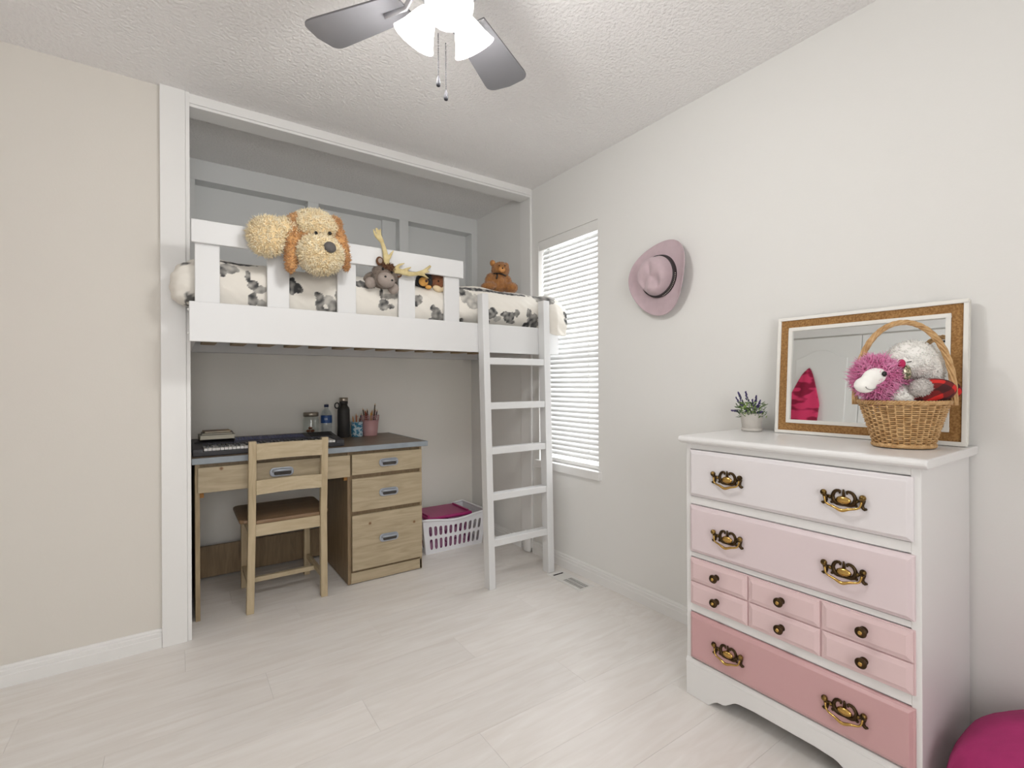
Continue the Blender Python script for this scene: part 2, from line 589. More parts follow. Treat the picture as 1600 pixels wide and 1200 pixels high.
# ------------------------------------------------------------------ window and blind
w1 = thing('window_1', (.09, (WY0 + WY1) / 2, WZ0), 'narrow white window on the right wall', 'window', kind='structure')
mb = MB()
mb.box(.075, .115, WY0, WY0 + .035, WZ0, WZ1).box(.075, .115, WY1 - .035, WY1, WZ0, WZ1).box(.075, .115, WY0, WY1, WZ0, WZ0 + .04).box(.075, .115, WY0, WY1, WZ1 - .04, WZ1).box(.075, .115, WY0, WY1, 1.30, 1.34)
mb.build('window_frame', TRIM, w1, bevel=.003)
GL = bpy.data.materials.new('window_glass')
GL.use_nodes = True
def glassy(m, tint=(1, 1, 1), mixf=.08, rough=.0):
    N, L = m.node_tree.nodes, m.node_tree.links
    N.remove(N['Principled BSDF'])
    t, g, mx = N.new('ShaderNodeBsdfTransparent'), N.new('ShaderNodeBsdfGlossy'), N.new('ShaderNodeMixShader')
    t.inputs[0].default_value = (*tint, 1)
    g.inputs['Roughness'].default_value = rough
    mx.inputs[0].default_value = mixf
    L.new(t.outputs[0], mx.inputs[1]); L.new(g.outputs[0], mx.inputs[2])
    L.new(mx.outputs[0], N['Material Output'].inputs[0])
glassy(GL)
for xa, xb in ((RX0 + .04, -2.02), (-1.98, RX1 - .04)):
    MB().box(xa, xb, YR - .058, YR - .054, RZ0 + .04, RZ1 - .04).build('pane', GL, w2)
MB().box(.093, .096, WY0 + .03, WY1 - .03, WZ0 + .03, 1.305).build('pane', GL, w1)
MB().box(.093, .096, WY0 + .03, WY1 - .03, 1.335, WZ1 - .03).build('pane', GL, w1)
mb = MB().box(-.022, .075, WY0 - .022, WY1 + .03, WZ0 - .045, WZ0 + .005)
mb.build('window_sill', TRIM, w1, bevel=.004)

bl = thing('window_blind', (.035, (WY0 + WY1) / 2, WZ0 + .02), 'white horizontal slat blind covering the narrow window', 'blind')
SL = bpy.data.materials.new('blind_slat')
SL.use_nodes = True
def slat_material(m):
    N, L = m.node_tree.nodes, m.node_tree.links
    b = N['Principled BSDF']
    b.inputs['Base Color'].default_value = (*lin((226, 226, 225)), 1)
    b.inputs['Roughness'].default_value = .45
    tr, mx = N.new('ShaderNodeBsdfTranslucent'), N.new('ShaderNodeMixShader')
    tr.inputs[0].default_value = (.9, .9, .88, 1)
    mx.inputs[0].default_value = .10
    L.new(b.outputs[0], mx.inputs[1]); L.new(tr.outputs[0], mx.inputs[2]); L.new(mx.outputs[0], N['Material Output'].inputs[0])
slat_material(SL)
MB().box(.002, .014, WY0 + .002, WY1 - .002, 2.012, WZ1 - .001).build('valance', WALLW, bl, bevel=.002)
MB().box(.016, .06, WY0 + .006, WY1 - .006, 2.03, WZ1 - .002).build('head_rail', TRIM, bl, bevel=.002)
ta = math.radians(58)
mb = MB()
hw_ = .0185
cs = [(-hw_, 0), (-hw_ * .5, .0018), (0, .0024), (hw_ * .5, .0018), (hw_, 0)]
cs = cs + [(a, b - .0016) for a, b in cs[::-1]]
mb.prism(cs, lambda a, b, c: (a * math.cos(ta) - b * math.sin(ta), c, a * math.sin(ta) + b * math.cos(ta)), -(WY1 - WY0) / 2 + .006, (WY1 - WY0) / 2 - .006)
sm = mb.mesh('slat', SL, (0, 0, 0))
z = 2.0
while z > WZ0 + .05:
    o = bpy.data.objects.new('slat', sm)
    COL.objects.link(o)
    o.parent = bl
    o.location = Vector((.040, (WY0 + WY1) / 2, z)) - ORG[bl]
    z -= .0303
MB().box(.028, .052, WY0 + .006, WY1 - .006, WZ0 + .006, WZ0 + .03).build('bottom_rail', TRIM, bl, bevel=.003)
for yy in (WY0 + .10, WY1 - .09):
    MB().tube([(.02, yy, 2.02), (.02, yy, WZ0 + .025)], .0013, 6).build('ladder_cord', TRIM, bl)
MB().tube([(.012, WY1 - .04, 2.03), (.012, WY1 - .04, 1.1)], .0022, 6).build('tilt_wand', TRIM, bl)

# ------------------------------------------------------------------ loft bed
bed = thing('loft_bed', (-.97, .24, 1.31), 'white painted loft bed with guard rail across the alcove', 'bed')
def bpart(name, *b, m=BEDW, bev=.003):
    return MB().box(*b).build(name, m, bed, bevel=bev)
bpart('front_rail', -1.932, -.006, -.272, -.253, 1.312, 1.474)
bpart('inner_rail', -1.92, -.006, -.232, -.206, 1.36, 1.44)
bpart('back_rail', -1.92, -.006, .69, .719, 1.325, 1.44)
bpart('end_rail', -1.922, -1.903, -.205, .69, 1.33, 1.44)
bpart('end_rail', -.03, -.008, -.205, .69, 1.33, 1.44)
bpart('guard_rail', -1.924, -.68, -.272, -.253, 1.713, 1.806)
for x0, x1 in ((-1.912, -1.824), (-1.647, -1.557), (-1.348, -1.26), (-1.045, -.956), (-.787, -.697)):
    bpart('guard_post', x0, x1, -.253, -.234, 1.33, 1.80)
PINE = wood('pine_slat', (186, 160, 120), (160, 132, 95), 'y', 6)
x = -1.86
while x < -.08:
    bpart('bed_slat', x, x + .07, -.205, .69, 1.366, 1.384, m=PINE, bev=.002)
    x += .145
for zz in (1.44, 1.345):
    MB().ell((-1.9335, -.262, zz), .005, 8, 6).build('bolt_cap', TRIM, bed)

MATT = mat('mattress_ticking', (120, 116, 112), .8, var=.1)
mt = MB().box(-1.90, -.034, -.2, .685, 1.386, 1.56).build('mattress', MATT, bevel=.03, seg=4)
tag(mt, 'grey mattress under the duvet on the loft bed', 'mattress')

# ladder
lad = thing('bed_ladder', (-.35, -.34, 0), 'white wooden ladder leaning against the loft bed', 'ladder')
def stile(xb, yb, xt, yt, wd, dp, zt):
    a = [(xb, yb, 0), (xb + wd, yb, 0), (xb + wd, yb + dp, 0), (xb, yb + dp, 0)]
    b = [(xt, yt, zt), (xt + wd, yt, zt), (xt + wd, yt + dp, zt), (xt, yt + dp, zt)]
    MB().hexa(a, b).build('stile', BEDW, lad, bevel=.003)
XB0, XT0, XB1, XT1, YB_, YT_ = -.566, -.598, -.152, -.172, -.343, -.330
stile(XB0, YB_, XT0, YT_, .040, .056, 1.632)
stile(XB1, YB_, XT1, YT_, .046, .056, 1.632)
for zc in (1.262, 1.012, .762, .505, .250):
    f = zc / 1.632
    x0 = XB0 + (XT0 - XB0) * f + .040
    x1 = XB1 + (XT1 - XB1) * f
    yy = YB_ + (YT_ - YB_) * f
    MB().box(x0, x1, yy + .004, yy + .054, zc - .019, zc + .019).build('rung', BEDW, lad, bevel=.003)

# duvet with printed bears (flat print held in a colour attribute)
SPL = [(-1.789, 1.632, 0.038, 0.022, 0.6), (-1.756, 1.664, 0.073, 0.008, 0.9), (-1.813, 1.613, 0.014, 0.022, 0.8), (-1.718, 1.603, 0.01, 0.025, 0.9), (-1.698, 1.569, 0.022, 0.022, 0.8), (-1.673, 1.553, 0.03, 0.017, 0.6), (-1.699, 1.506, 0.02, 0.031, 0.75), (-1.664, 1.492, 0.02, 0.017, 0.6), (-1.718, 1.622, 0.007, 0.011, 0.9), (-1.541, 1.581, 0.022, 0.041, 0.95), (-1.52, 1.575, 0.019, 0.023, 0.95), (-1.506, 1.57, 0.011, 0.015, 0.9), (-1.431, 1.555, 0.014, 0.015, 0.8), (-1.42, 1.52, 0.02, 0.042, 0.75), (-1.38, 1.53, 0.035, 0.024, 0.5), (-1.359, 1.501, 0.024, 0.036, 0.65), (-1.394, 1.48, 0.041, 0.012, 0.8), (-1.341, 1.558, 0.012, 0.024, 0.7), (-1.231, 1.628, 0.032, 0.019, 0.85), (-1.2, 1.616, 0.038, 0.009, 0.7), (-1.126, 1.592, 0.01, 0.026, 0.9), (-1.096, 1.579, 0.04, 0.013, 0.55), (-1.113, 1.535, 0.027, 0.029, 0.75), (-1.076, 1.532, 0.02, 0.013, 0.7), (-1.055, 1.586, 0.027, 0.016, 0.5), (-0.926, 1.579, 0.022, 0.027, 0.7), (-0.94, 1.557, 0.014, 0.013, 0.8), (-0.842, 1.539, 0.015, 0.021, 0.8), (-0.819, 1.513, 0.03, 0.034, 0.65), (-0.789, 1.495, 0.027, 0.024, 0.7), (-0.835, 1.478, 0.026, 0.017, 0.8), (-0.646, 1.616, 0.041, 0.043, 0.45), (-0.618, 1.572, 0.033, 0.022, 0.5), (-0.67, 1.649, 0.02, 0.028, 0.85), (-0.597, 1.603, 0.025, 0.036, 0.4), (-0.671, 1.483, 0.02, 0.018, 0.85), (-0.564, 1.57, 0.021, 0.025, 0.5), (-0.487, 1.54, 0.035, 0.03, 0.8), (-0.504, 1.49, 0.026, 0.015, 0.8), (-0.443, 1.513, 0.027, 0.015, 0.5), (-0.398, 1.539, 0.032, 0.015, 0.85), (-0.362, 1.527, 0.042, 0.03, 0.8), (-0.316, 1.553, 0.019, 0.023, 0.75), (-0.334, 1.502, 0.023, 0.011, 0.7), (-0.23, 1.56, 0.019, 0.027, 0.8), (-0.192, 1.524, 0.039, 0.035, 0.7), (-0.162, 1.494, 0.025, 0.024, 0.85), (-0.221, 1.49, 0.024, 0.019, 0.8), (-0.379, 1.672, 0.189, 0.009, 0.95), (-0.555, 1.672, 0.13, 0.011, 0.9), (-0.151, 1.692, 0.07, 0.01, 0.9), (-0.111, 1.645, 0.04, 0.031, 0.7), (-0.081, 1.664, 0.031, 0.02, 0.6), (-0.141, 1.666, 0.02, 0.015, 0.8), (-0.02, 1.569, 0.016, 0.024, 0.85), (-0.022, 1.521, 0.013, 0.024, 0.8)]
PRINT = bpy.data.materials.new('bear_print_cotton')
PRINT.use_nodes = True
def print_material(m):
    N, L = m.node_tree.nodes, m.node_tree.links
    b = N['Principled BSDF']
    b.inputs['Roughness'].default_value = .85
    at = N.new('ShaderNodeAttribute'); at.attribute_name = 'print'
    L.new(at.outputs['Color'], b.inputs['Base Color'])
    tc, n, bp = N.new('ShaderNodeTexCoord'), N.new('ShaderNodeTexNoise'), N.new('ShaderNodeBump')
    n.inputs['Scale'].default_value = 30
    L.new(tc.outputs['Object'], n.inputs['Vector']); bp.inputs['Strength'].default_value = .25; bp.inputs['Distance'].default_value = .006
    L.new(n.outputs['Fac'], bp.inputs['Height']); L.new(bp.outputs[0], b.inputs['Normal'])
print_material(PRINT)
CREAM, INK = np.array(lin((236, 231, 222))), np.array(lin((44, 46, 50)))
def paint(o, dens):
    me = o.data
    at = me.color_attributes.new('print', 'FLOAT_COLOR', 'POINT')
    buf = np.ones((len(dens), 4))
    d = np.array(dens)[:, None]
    buf[:, :3] = CREAM * (1 - d) + INK * d
    at.data.foreach_set('color', buf.ravel())

def duvet_profile(X):
    b = sstep(-.76, -.64, X)
    c = sstep(-.16, -.08, X)
    e = sstep(-1.80, -1.88, X)
    wv = .006 * math.sin(X * 9) + .004 * math.sin(X * 23 + 1)
    return spline([(0, -.2055 + .004 * e - .145 * c, 1.452 + .028 * b - .055 * c),
                   (0, -.224 - .032 * b - .105 * c, 1.54 - .01 * c),
                   (0, -.222 - .030 * b - .085 * c, 1.62 + wv),
                   (0, -.165 - .02 * b - .045 * c, 1.672 + wv + .014 * b),
                   (0, -.05, 1.682 + wv + .012 * b), (0, .3, 1.69 + wv), (0, .69, 1.66)], 150)
NU = 420
vs_, dens = [], []
for i in range(NU):
    X = -1.885 + (1.885 - .012) * i / (NU - 1)
    pr = duvet_profile(X)
    edge = min(1, (X + 1.885) / .05, (-.012 - X) / .05 + .25)
    wl = 0
    for j, p in enumerate(pr):
        if j: wl += (p - pr[j - 1]).length
        q = Vector((X, p.y, p.z))
        ns = noise.noise(Vector((X * 7, p.y * 9, p.z * 16))) * .009 + noise.noise(Vector((X * 26 + p.z * 30, p.y * 20, p.z * 9))) * .0045
        front = 1 - sstep(-.18, -.05, p.y)
        nrm = Vector((0, -front, 1 - front)).normalized()
        if X < -.7 and front > .5: ns = min(ns, .002)
        zz = 1.45 + wl
        q += nrm * ns
        q.z = 1.46 + (q.z - 1.46) * (.75 + .25 * max(0, edge)) if q.z > 1.46 else q.z
        vs_.append(q)
        d = 0
        for sx, sz, rx, rz, dd in SPL:
            wx, wz = (X - sx) / rx, (p.z - sz) / rz
            if abs(wx) < 1.6 and abs(wz) < 1.6 and p.y < -.12:
                k = wx * wx + wz * wz + .55 * noise.noise(Vector((X * 60, p.z * 60, 3)))
                if k < 1:
                    d = max(d, dd * (.98 + .6 * noise.noise(Vector((X * 45, p.z * 45, 9)))))
        if p.y > -.1:
            c2 = noise.noise(Vector((X * 7, p.y * 7, 5)))
            if c2 > .22: d = .75
        if j < 2: d = max(d, .0)
        dens.append(min(.97, max(0, d)))
NV = 150
mb = MB()
mb.add(vs_, [(i * NV + j, (i + 1) * NV + j, (i + 1) * NV + j + 1, i * NV + j + 1) for i in range(NU - 1) for j in range(NV - 1)])
dv = mb.build('duvet', PRINT, smooth=True)
paint(dv, dens)
md = dv.modifiers.new('thickness', 'SOLIDIFY'); md.thickness = .012; md.offset = -1
tag(dv, 'cream duvet printed with charcoal watercolour bears on the loft bed', 'duvet')

# pillow squeezed out past the left post
mb = MB()
def pil(u, v):
    a, b = u * 2 * PI, (v - .5) * PI
    def sp(t, e): return math.copysign(abs(t) ** e, t)
    x, y_, z_ = sp(math.cos(b), .8) * sp(math.cos(a), .75), sp(math.cos(b), .8) * sp(math.sin(a), .75), sp(math.sin(b), .9)
    k = 1 + .05 * noise.noise(Vector((x * 3, y_ * 3, z_ * 5))) + .03 * math.sin(14 * z_ + 4 * x)
    return (-1.905 + .092 * x * k, -.125 + .092 * y_ * k, 1.572 + .098 * z_ * k + .02 * x)
mb.grid(40, 28, pil, cu=True)
pw = mb.build('pillow', PRINT, smooth=True)
paint(pw, [(.85 if (v[2] < 1.515 and v[0] > -1.945 and noise.noise(Vector(v) * 40) > -.2) or (v[2] > 1.63 and v[0] < -1.93 and noise.noise(Vector(v) * 30) > .1) else 0) for v in mb.v])
tag(pw, 'cream bear-print pillow bulging past the left end of the bed', 'pillow')

# ------------------------------------------------------------------ soft toys on the bed
EYE = mat('black_eye', (18, 16, 16), .15)
# big shaggy dog hung over the guard rail
CRM = mat('cream_plush', (255, 243, 214), .95, col2=(244, 222, 176), vscale=40, sheen=.3)
CRD = mat('cream_backing', (232, 206, 160), .95, var=.1, vscale=50)
TAN = mat('tan_plush', (216, 166, 110), .95, col2=(182, 128, 76), vscale=40, sheen=.3)
dog = thing('plush_dog', (-1.53, -.33, 1.62), 'large shaggy cream plush dog with tan ears draped over the guard rail', 'soft toy')
hd = [((-1.468, -.325, 1.828), (.098, .085, .078), None)]
mz = [((-1.453, -.375, 1.705), (.092, .075, .084), None)]
bd = [((-1.655, -.335, 1.762), (.074, .058, .082), Matrix.Rotation(.25, 3, 'Y')), ((-1.575, -.325, 1.80), (.07, .05, .052), None), ((-1.52, -.22, 1.80), (.10, .10, .05), None)]
hd2 = [((-1.468, -.322, 1.790), (.104, .07, .075), None)]
blob(bd).build('body', CRD, dog, remesh=.008)
blob(hd2).build('face', TAN, dog, smooth=True)
blob(hd).build('head', CRD, dog, smooth=True)
blob(mz).build('muzzle', CRD, dog, smooth=True)
fb = fur(bd, 5200, .017, .0026, 1, keep=lambda p: p[:, 1] < -.2)
fb.build('fur', CRM, dog, smooth=True, kind='stuff')
fur(hd, 4200, .017, .0026, 2, keep=lambda p: (p[:, 2] > 1.795)).build('fur', CRM, dog, smooth=True, kind='stuff')
fur(mz, 4200, .017, .0026, 3).build('fur', CRM, dog, smooth=True, kind='stuff')
fur(hd2, 2600, .012, .0022, 4, keep=lambda p: (p[:, 2] < 1.83) & (p[:, 1] < -.3)).build('fur', TAN, dog, smooth=True, kind='stuff')
for sgn, top, bot in ((-1, (-1.548, -.345, 1.845), (-1.572, -.375, 1.628)), (1, (-1.385, -.345, 1.862), (-1.338, -.372, 1.668))):
    t, b = Vector(top), Vector(bot)
    mid = (t + b) / 2
    L_ = (t - b).length / 2
    ang = math.atan2((t - b).x, (t - b).z)
    e = [(mid, (.030, .018, L_ + .012), Matrix.Rotation(ang, 3, 'Y')), (t, (.030, .028, .03), None)]
    ear = blob(e).build('ear', TAN, dog, remesh=.006)
    fur(e, 1900, .012, .0022, 5 + sgn).build('fur', TAN, ear, smooth=True, kind='stuff')
NOSE = mat('charcoal_nose', (88, 84, 82), .7)
MB().ell((-1.432, -.456, 1.722), (.026, .014, .023), 16, 10, Matrix.Rotation(.4, 3, 'Y')).build('nose', NOSE, dog, smooth=True)
for ex, ez in ((-1.482, 1.783), (-1.424, 1.792)):
    MB().ell((ex, -.422, ez), (.008, .007, .008), 10, 8).build('eye', EYE, dog, smooth=True)

# plain reindeer toy peeking between the posts
GRB = mat('grey_brown_plush', (134, 120, 108), .95, col2=(112, 98, 88), vscale=70, sheen=.3)
SNT = mat('grey_snout_plush', (158, 146, 138), .9, var=.1, vscale=60)
BRN = mat('brown_plush', (104, 70, 48), .95, var=.15, vscale=60)
ANT = mat('cream_antler_felt', (214, 198, 150), .9, col2=(192, 172, 122), vscale=30)
rd = thing('plush_reindeer', (-1.12, -.29, 1.60), 'grey-brown plush reindeer with cream felt antlers between the guard posts', 'soft toy')
e = [((-1.122, -.258, 1.675), (.064, .05, .058), None), ((-1.13, -.285, 1.65), (.05, .035, .042), None), ((-1.12, -.20, 1.66), (.09, .06, .05), None)]
blob(e).build('head', GRB, rd, remesh=.006)
fur(e[:1], 1500, .006, .0012, 11).build('fur', GRB, rd, smooth=True, kind='stuff')
MB().ell((-1.134, -.318, 1.642), (.044, .028, .036), 16, 12, Matrix.Rotation(.25, 3, 'Y')).build('snout', SNT, rd, smooth=True)
for a, b in ((-1.148, 1.652), (-1.115, 1.638)):
    MB().ell((a, -.345, b), (.006, .003, .005), 8, 6).build('nostril', EYE, rd)
for a, b in ((-1.146, 1.697), (-1.102, 1.685)):
    MB().ell((a, -.306, b), .0065, 10, 8).build('eye', EYE, rd, smooth=True)
ft = [((-1.115, -.288, 1.708), (.03, .022, .02), None)]
MB().ell(*ft[0][:2]).build('forelock', BRN, rd, smooth=True)
fur(ft, 500, .014, .0015, 12).build('fur', BRN, rd, smooth=True, kind='stuff')
for c, r in (((-1.155, -.286, 1.738), (.019, .01, .022)), ((-1.055, -.268, 1.69), (.022, .01, .018))):
    er = MB().ell(c, r, 12, 8).build('ear', BRN, rd, smooth=True)
    MB().ell((c[0], c[1] - .008, c[2]), (r[0] * .6, .004, r[2] * .6), 10, 6).build('inner_ear', SNT, er, smooth=True)
def antler(main, prongs):
    mb = MB()
    p = spline(main, 12)
    mb.tube(p, [.018 - .011 * i / 11 for i in range(12)], 8, flat=.7)
    for pr in prongs:
        q = spline(pr, 6)
        mb.tube(q, [.012 - .008 * i / 5 for i in range(6)], 7, flat=.7)
    mb.build('antler', ANT, rd, remesh=.0035)
antler([(-1.115, -.288, 1.705), (-1.125, -.292, 1.75), (-1.133, -.295, 1.79), (-1.15, -.297, 1.835), (-1.176, -.297, 1.893)],
       [[(-1.12, -.292, 1.745), (-1.105, -.298, 1.77), (-1.09, -.300, 1.797)], [(-1.147, -.297, 1.83), (-1.158, -.30, 1.862), (-1.155, -.302, 1.893)], [(-1.15, -.297, 1.835), (-1.178, -.297, 1.855), (-1.19, -.297, 1.885)]])
antler([(-1.10, -.288, 1.700), (-1.06, -.292, 1.70), (-1.0, -.294, 1.692), (-.94, -.296, 1.708), (-.888, -.297, 1.748)],
       [[(-1.085, -.29, 1.70), (-1.06, -.294, 1.728), (-1.03, -.296, 1.742)], [(-1.04, -.292, 1.70), (-1.015, -.296, 1.716), (-.995, -.297, 1.727)], [(-.96, -.296, 1.70), (-.93, -.297, 1.695), (-.90, -.297, 1.68)], [(-.95, -.296, 1.703), (-.92, -.3, 1.712), (-.893, -.3, 1.715)]])
for c in ((-1.193, -.262, 1.632), (-1.082, -.275, 1.613)):
    MB().ell(c, (.028, .022, .028), 14, 10).build('paw', SNT, rd, smooth=True)

# small black bear and brown fox toys
BLK = mat('black_plush', (38, 36, 38), .95, var=.2, vscale=60, sheen=.3)
GLD = mat('gold_plush', (222, 166, 88), .9, var=.12, vscale=60)
br = thing('plush_bear', (-.885, -.2, 1.645), 'small black plush bear with golden muzzle behind the guard rail', 'soft toy')
e = [((-.875, -.185, 1.69), (.044, .04, .042), None), ((-.87, -.15, 1.67), (.05, .05, .035), None)]
blob(e).build('head', BLK, br, remesh=.005)
fur(e[:1], 900, .006, .0012, 21).build('fur', BLK, br, smooth=True, kind='stuff')
MB().ell((-.895, -.222, 1.678), (.027, .018, .024), 14, 10).build('muzzle', GLD, br, smooth=True)
MB().ell((-.887, -.240, 1.68), (.008, .006, .008), 10, 8).build('nose', mat('brown_nose', (70, 40, 28), .5), br, smooth=True)
for c in ((-.905, -.19, 1.728), (-.845, -.19, 1.73)):
    MB().ell(c, (.013, .009, .013), 10, 8).build('ear', BLK, br, smooth=True)
MB().ell((-.868, -.225, 1.652), (.018, .014, .011), 10, 8).build('paw', GLD, br, smooth=True)
FOX = mat('chestnut_plush', (146, 94, 62), .95, var=.2, vscale=60, sheen=.3)
fx = thing('plush_fox', (-.79, -.2, 1.635), 'small chestnut plush fox with cream cheeks behind the guard rail', 'soft toy')
e = [((-.792, -.187, 1.69), (.048, .042, .045), None), ((-.78, -.15, 1.67), (.05, .05, .035), None)]
blob(e).build('head', FOX, fx, remesh=.005)
fur(e[:1], 1100, .006, .0012, 22).build('fur', FOX, fx, smooth=True, kind='stuff')
CRW = mat('cream_white_plush', (236, 214, 176), .9, var=.08, vscale=60)
mb = MB()
mb.ell((-.812, -.22, 1.65), (.03, .016, .017), 12, 8, Matrix.Rotation(.3, 3, 'Y')).ell((-.765, -.218, 1.657), (.03, .016, .017), 12, 8, Matrix.Rotation(-.5, 3, 'Y'))
mb.build('cheek', CRW, fx, remesh=.004)
for c in ((-.81, -.226, 1.69), (-.77, -.224, 1.693)):
    MB().ell(c, .005, 8, 6).build('eye', EYE, fx, smooth=True)
for sx in (-1, 1):
    MB().lathe([(.014, 0), (.009, .014), (.001, .03)], (-.79 + sx * .036, -.19, 1.723), 8, 1, .5, mtx=Matrix.Rotation(sx * .5, 3, 'Y')).build('ear', FOX, fx, smooth=True)

# teddy bear sitting at the foot end
TED = mat('teddy_plush', (176, 122, 68), .95, col2=(150, 98, 50), vscale=50, sheen=.4)
TEL = mat('teddy_pad', (206, 148, 88), .95, var=.12, vscale=60)
td = thing('teddy_bear', (-.285, -.05, 1.70), 'golden brown teddy bear sitting near the window end of the bed', 'soft toy')
e = [((-.285, -.05, 1.765), (.068, .058, .066), None), ((-.268, -.065, 1.848), (.056, .052, .048), None)]
legs = [((-.365, -.085, 1.733), (.05, .038, .026), Matrix.Rotation(-.15, 3, 'Y')), ((-.215, -.10, 1.735), (.042, .045, .034), None)]
arms = [((-.345, -.065, 1.775), (.03, .03, .046), Matrix.Rotation(.3, 3, 'Y')), ((-.222, -.065, 1.77), (.034, .034, .055), Matrix.Rotation(-.25, 3, 'Y'))]
blob(e + legs + arms).build('body', TED, td, remesh=.006)
fur(e + legs + arms, 5200, .006, .0012, 31).build('fur', TED, td, smooth=True, kind='stuff')
MB().ell((-.29, -.113, 1.838), (.022, .016, .018), 12, 8).build('muzzle', TEL, td, smooth=True)
MB().ell((-.294, -.129, 1.843), (.006, .005, .005), 8, 6).build('nose', EYE, td)
for c in ((-.305, -.108, 1.862), (-.268, -.115, 1.864)):
    MB().ell(c, .004, 8, 6).build('eye', EYE, td)
for c in ((-.318, -.055, 1.885), (-.218, -.055, 1.882)):
    er = MB().ell(c, (.021, .012, .021), 12, 8).build('ear', TED, td, smooth=True)
    MB().ell((c[0], c[1] - .008, c[2]), (.012, .007, .012), 10, 6).build('inner_ear', TEL, er, smooth=True)
MB().tube([(-.283 + .05 * math.cos(a), -.062 + .045 * math.sin(a), 1.812 + .004 * math.sin(2 * a)) for a in np.linspace(0, 2 * PI, 20, endpoint=False)], .004, 6, closed=True).build('neck_ribbon', EYE, td, smooth=True)
MB().tube([(-.318, -.10, 1.81), (-.325, -.116, 1.795), (-.332, -.118, 1.775)], .005, 6).build('ribbon_tail', EYE, td, smooth=True)

td.location.x -= .035
# ------------------------------------------------------------------ desk
DKW = wood('limed_pine', (188, 172, 144), (166, 150, 122), 'x', 5, .5, knots=(120, 84, 50), kscale=3.2)
DKV = wood('limed_pine_upright', (178, 158, 124), (152, 132, 102), 'z', 5, .5)
DKD = wood('dark_pine_side', (150, 128, 98), (124, 104, 78), 'z', 5, .5)
TOPM = wood('desk_top_stain', (140, 122, 102), (118, 100, 82), 'x', 5, .4)
EDGE = mat('blue_grey_paint', (150, 158, 165), .4, var=.08, vscale=20)
HND = mat('grey_metal_pull', (168, 174, 184), .3, metal=.25)
SHAD = mat('pull_recess_shade', (70, 66, 62), .6)  # dark plate colour stands for the shade inside the pull
DH = .785
desk = thing('desk', (-1.31, .44, 0), 'limed pine desk with blue-grey edged top and four drawers', 'desk')
MB().box(-1.915, -.712, .155, .822, DH - .026, DH).build('desktop', TOPM, desk, bevel=.003)
MB().box(-1.917, -.71, .147, .155, DH - .029, DH + .001).build('edge_band', EDGE, desk, bevel=.003)
MB().box(-.712, -.703, .147, .822, DH - .029, DH + .001).build('edge_band', EDGE, desk, bevel=.003)
a = [(-1.902, .172, 0), (-1.884, .172, 0), (-1.884, .71, 0), (-1.902, .71, 0)]
MB().box(-1.904, -1.884, .172, .78, 0, DH - .029).build('side_panel', DKV, desk, bevel=.002)
MB().box(-1.185, -1.167, .172, .78, .004, DH - .029).build('side_panel', DKD, desk, bevel=.002)
MB().box(-.75, -.735, .172, .78, .004, DH - .029).build('side_panel', DKV, desk, bevel=.002)
MB().box(-1.884, -1.185, .735, .753, .015, .195).build('modesty_panel', DKD, desk, bevel=.002)
MB().box(-1.167, -.75, .182, .77, .05, DH - .03).build('carcass', DKD, desk)
MB().box(-1.166, -.737, .172, .19, .005, .066).build('plinth', DKW, desk, bevel=.002)
MB().box(-1.884, -.737, .185, .20, DH - .05, DH - .029).build('top_rail', DKD, desk)
def pull(par, xc, zc, wd=.115, hg=.046, y0=.158):
    o = MB().prism(roundrect(wd, hg, .02), lambda a, b, c: (xc + a, c, zc + b), y0, y0 - .009).build('pull', HND, par, bevel=.003, fix=True)
    MB().prism(roundrect(wd * .72, hg * .42, .008), lambda a, b, c: (xc + a + .004, c, zc - .006 + b), y0 - .0095, y0 - .0075).build('pull_recess_shade', SHAD, o, fix=True)
    pts = spline([(xc - wd * .36, y0 - .006, zc + .006), (xc - wd * .3, y0 - .02, zc + .010), (xc, y0 - .024, zc + .011), (xc + wd * .3, y0 - .02, zc + .010), (xc + wd * .36, y0 - .006, zc + .006)], 14)
    MB().tube(pts, .007, 8).build('pull_grip', HND, o, smooth=True)
for z0, z1 in ((.622, .738), (.414, .600), (.080, .392)):
    d = MB().box(-1.163, -.739, .158, .176, z0, z1).build('drawer', DKW, desk, bevel=.003)
    pull(d, -.951, (z0 + z1) / 2 + (.0 if z1 - z0 < .3 else .005))
d = MB().box(-1.893, -1.173, .158, .176, .616, .738).build('drawer', DKW, desk, bevel=.003)
pull(d, -1.526, .684)
RUN = mat('raw_block', (150, 104, 48), .7)
MB().box(-1.884, -1.868, .17, .19, .592, .614).build('drawer_runner', RUN, desk)
MB().box(-1.205, -1.187, .17, .19, .596, .618).build('drawer_runner', RUN, desk)

# ------------------------------------------------------------------ chair
CHW = wood('chair_pine', (196, 178, 146), (176, 158, 126), 'z', 5, .45)
CHX = wood('chair_pine_cross', (200, 184, 154), (182, 164, 132), 'x', 5, .45)
SEAT = wood('chair_seat', (150, 122, 92), (122, 96, 70), 'x', 5, .4)
ch = thing('desk_chair', (-1.5, .3, 0), 'pale wooden chair pushed up to the desk', 'chair')
for xb, xt in ((-1.696, -1.686), (-1.344, -1.346)):
    a = [(xb, .105, 0), (xb + .034, .105, 0), (xb + .034, .140, 0), (xb, .140, 0)]
    b = [(xt, .105, .45), (xt + .034, .105, .45), (xt + .034, .140, .45), (xt, .140, .45)]
    c = [(xt, .068, .858), (xt + .034, .068, .858), (xt + .034, .098, .858), (xt, .098, .858)]
    mb = MB()
    mb.add(a + b + c, [(3, 2, 1, 0), (8, 9, 10, 11)] + [(k + i, k + (i + 1) % 4, k + 4 + (i + 1) % 4, k + 4 + i) for k in (0, 4) for i in range(4)])
    mb.build('back_leg', CHW, ch, bevel=.003)
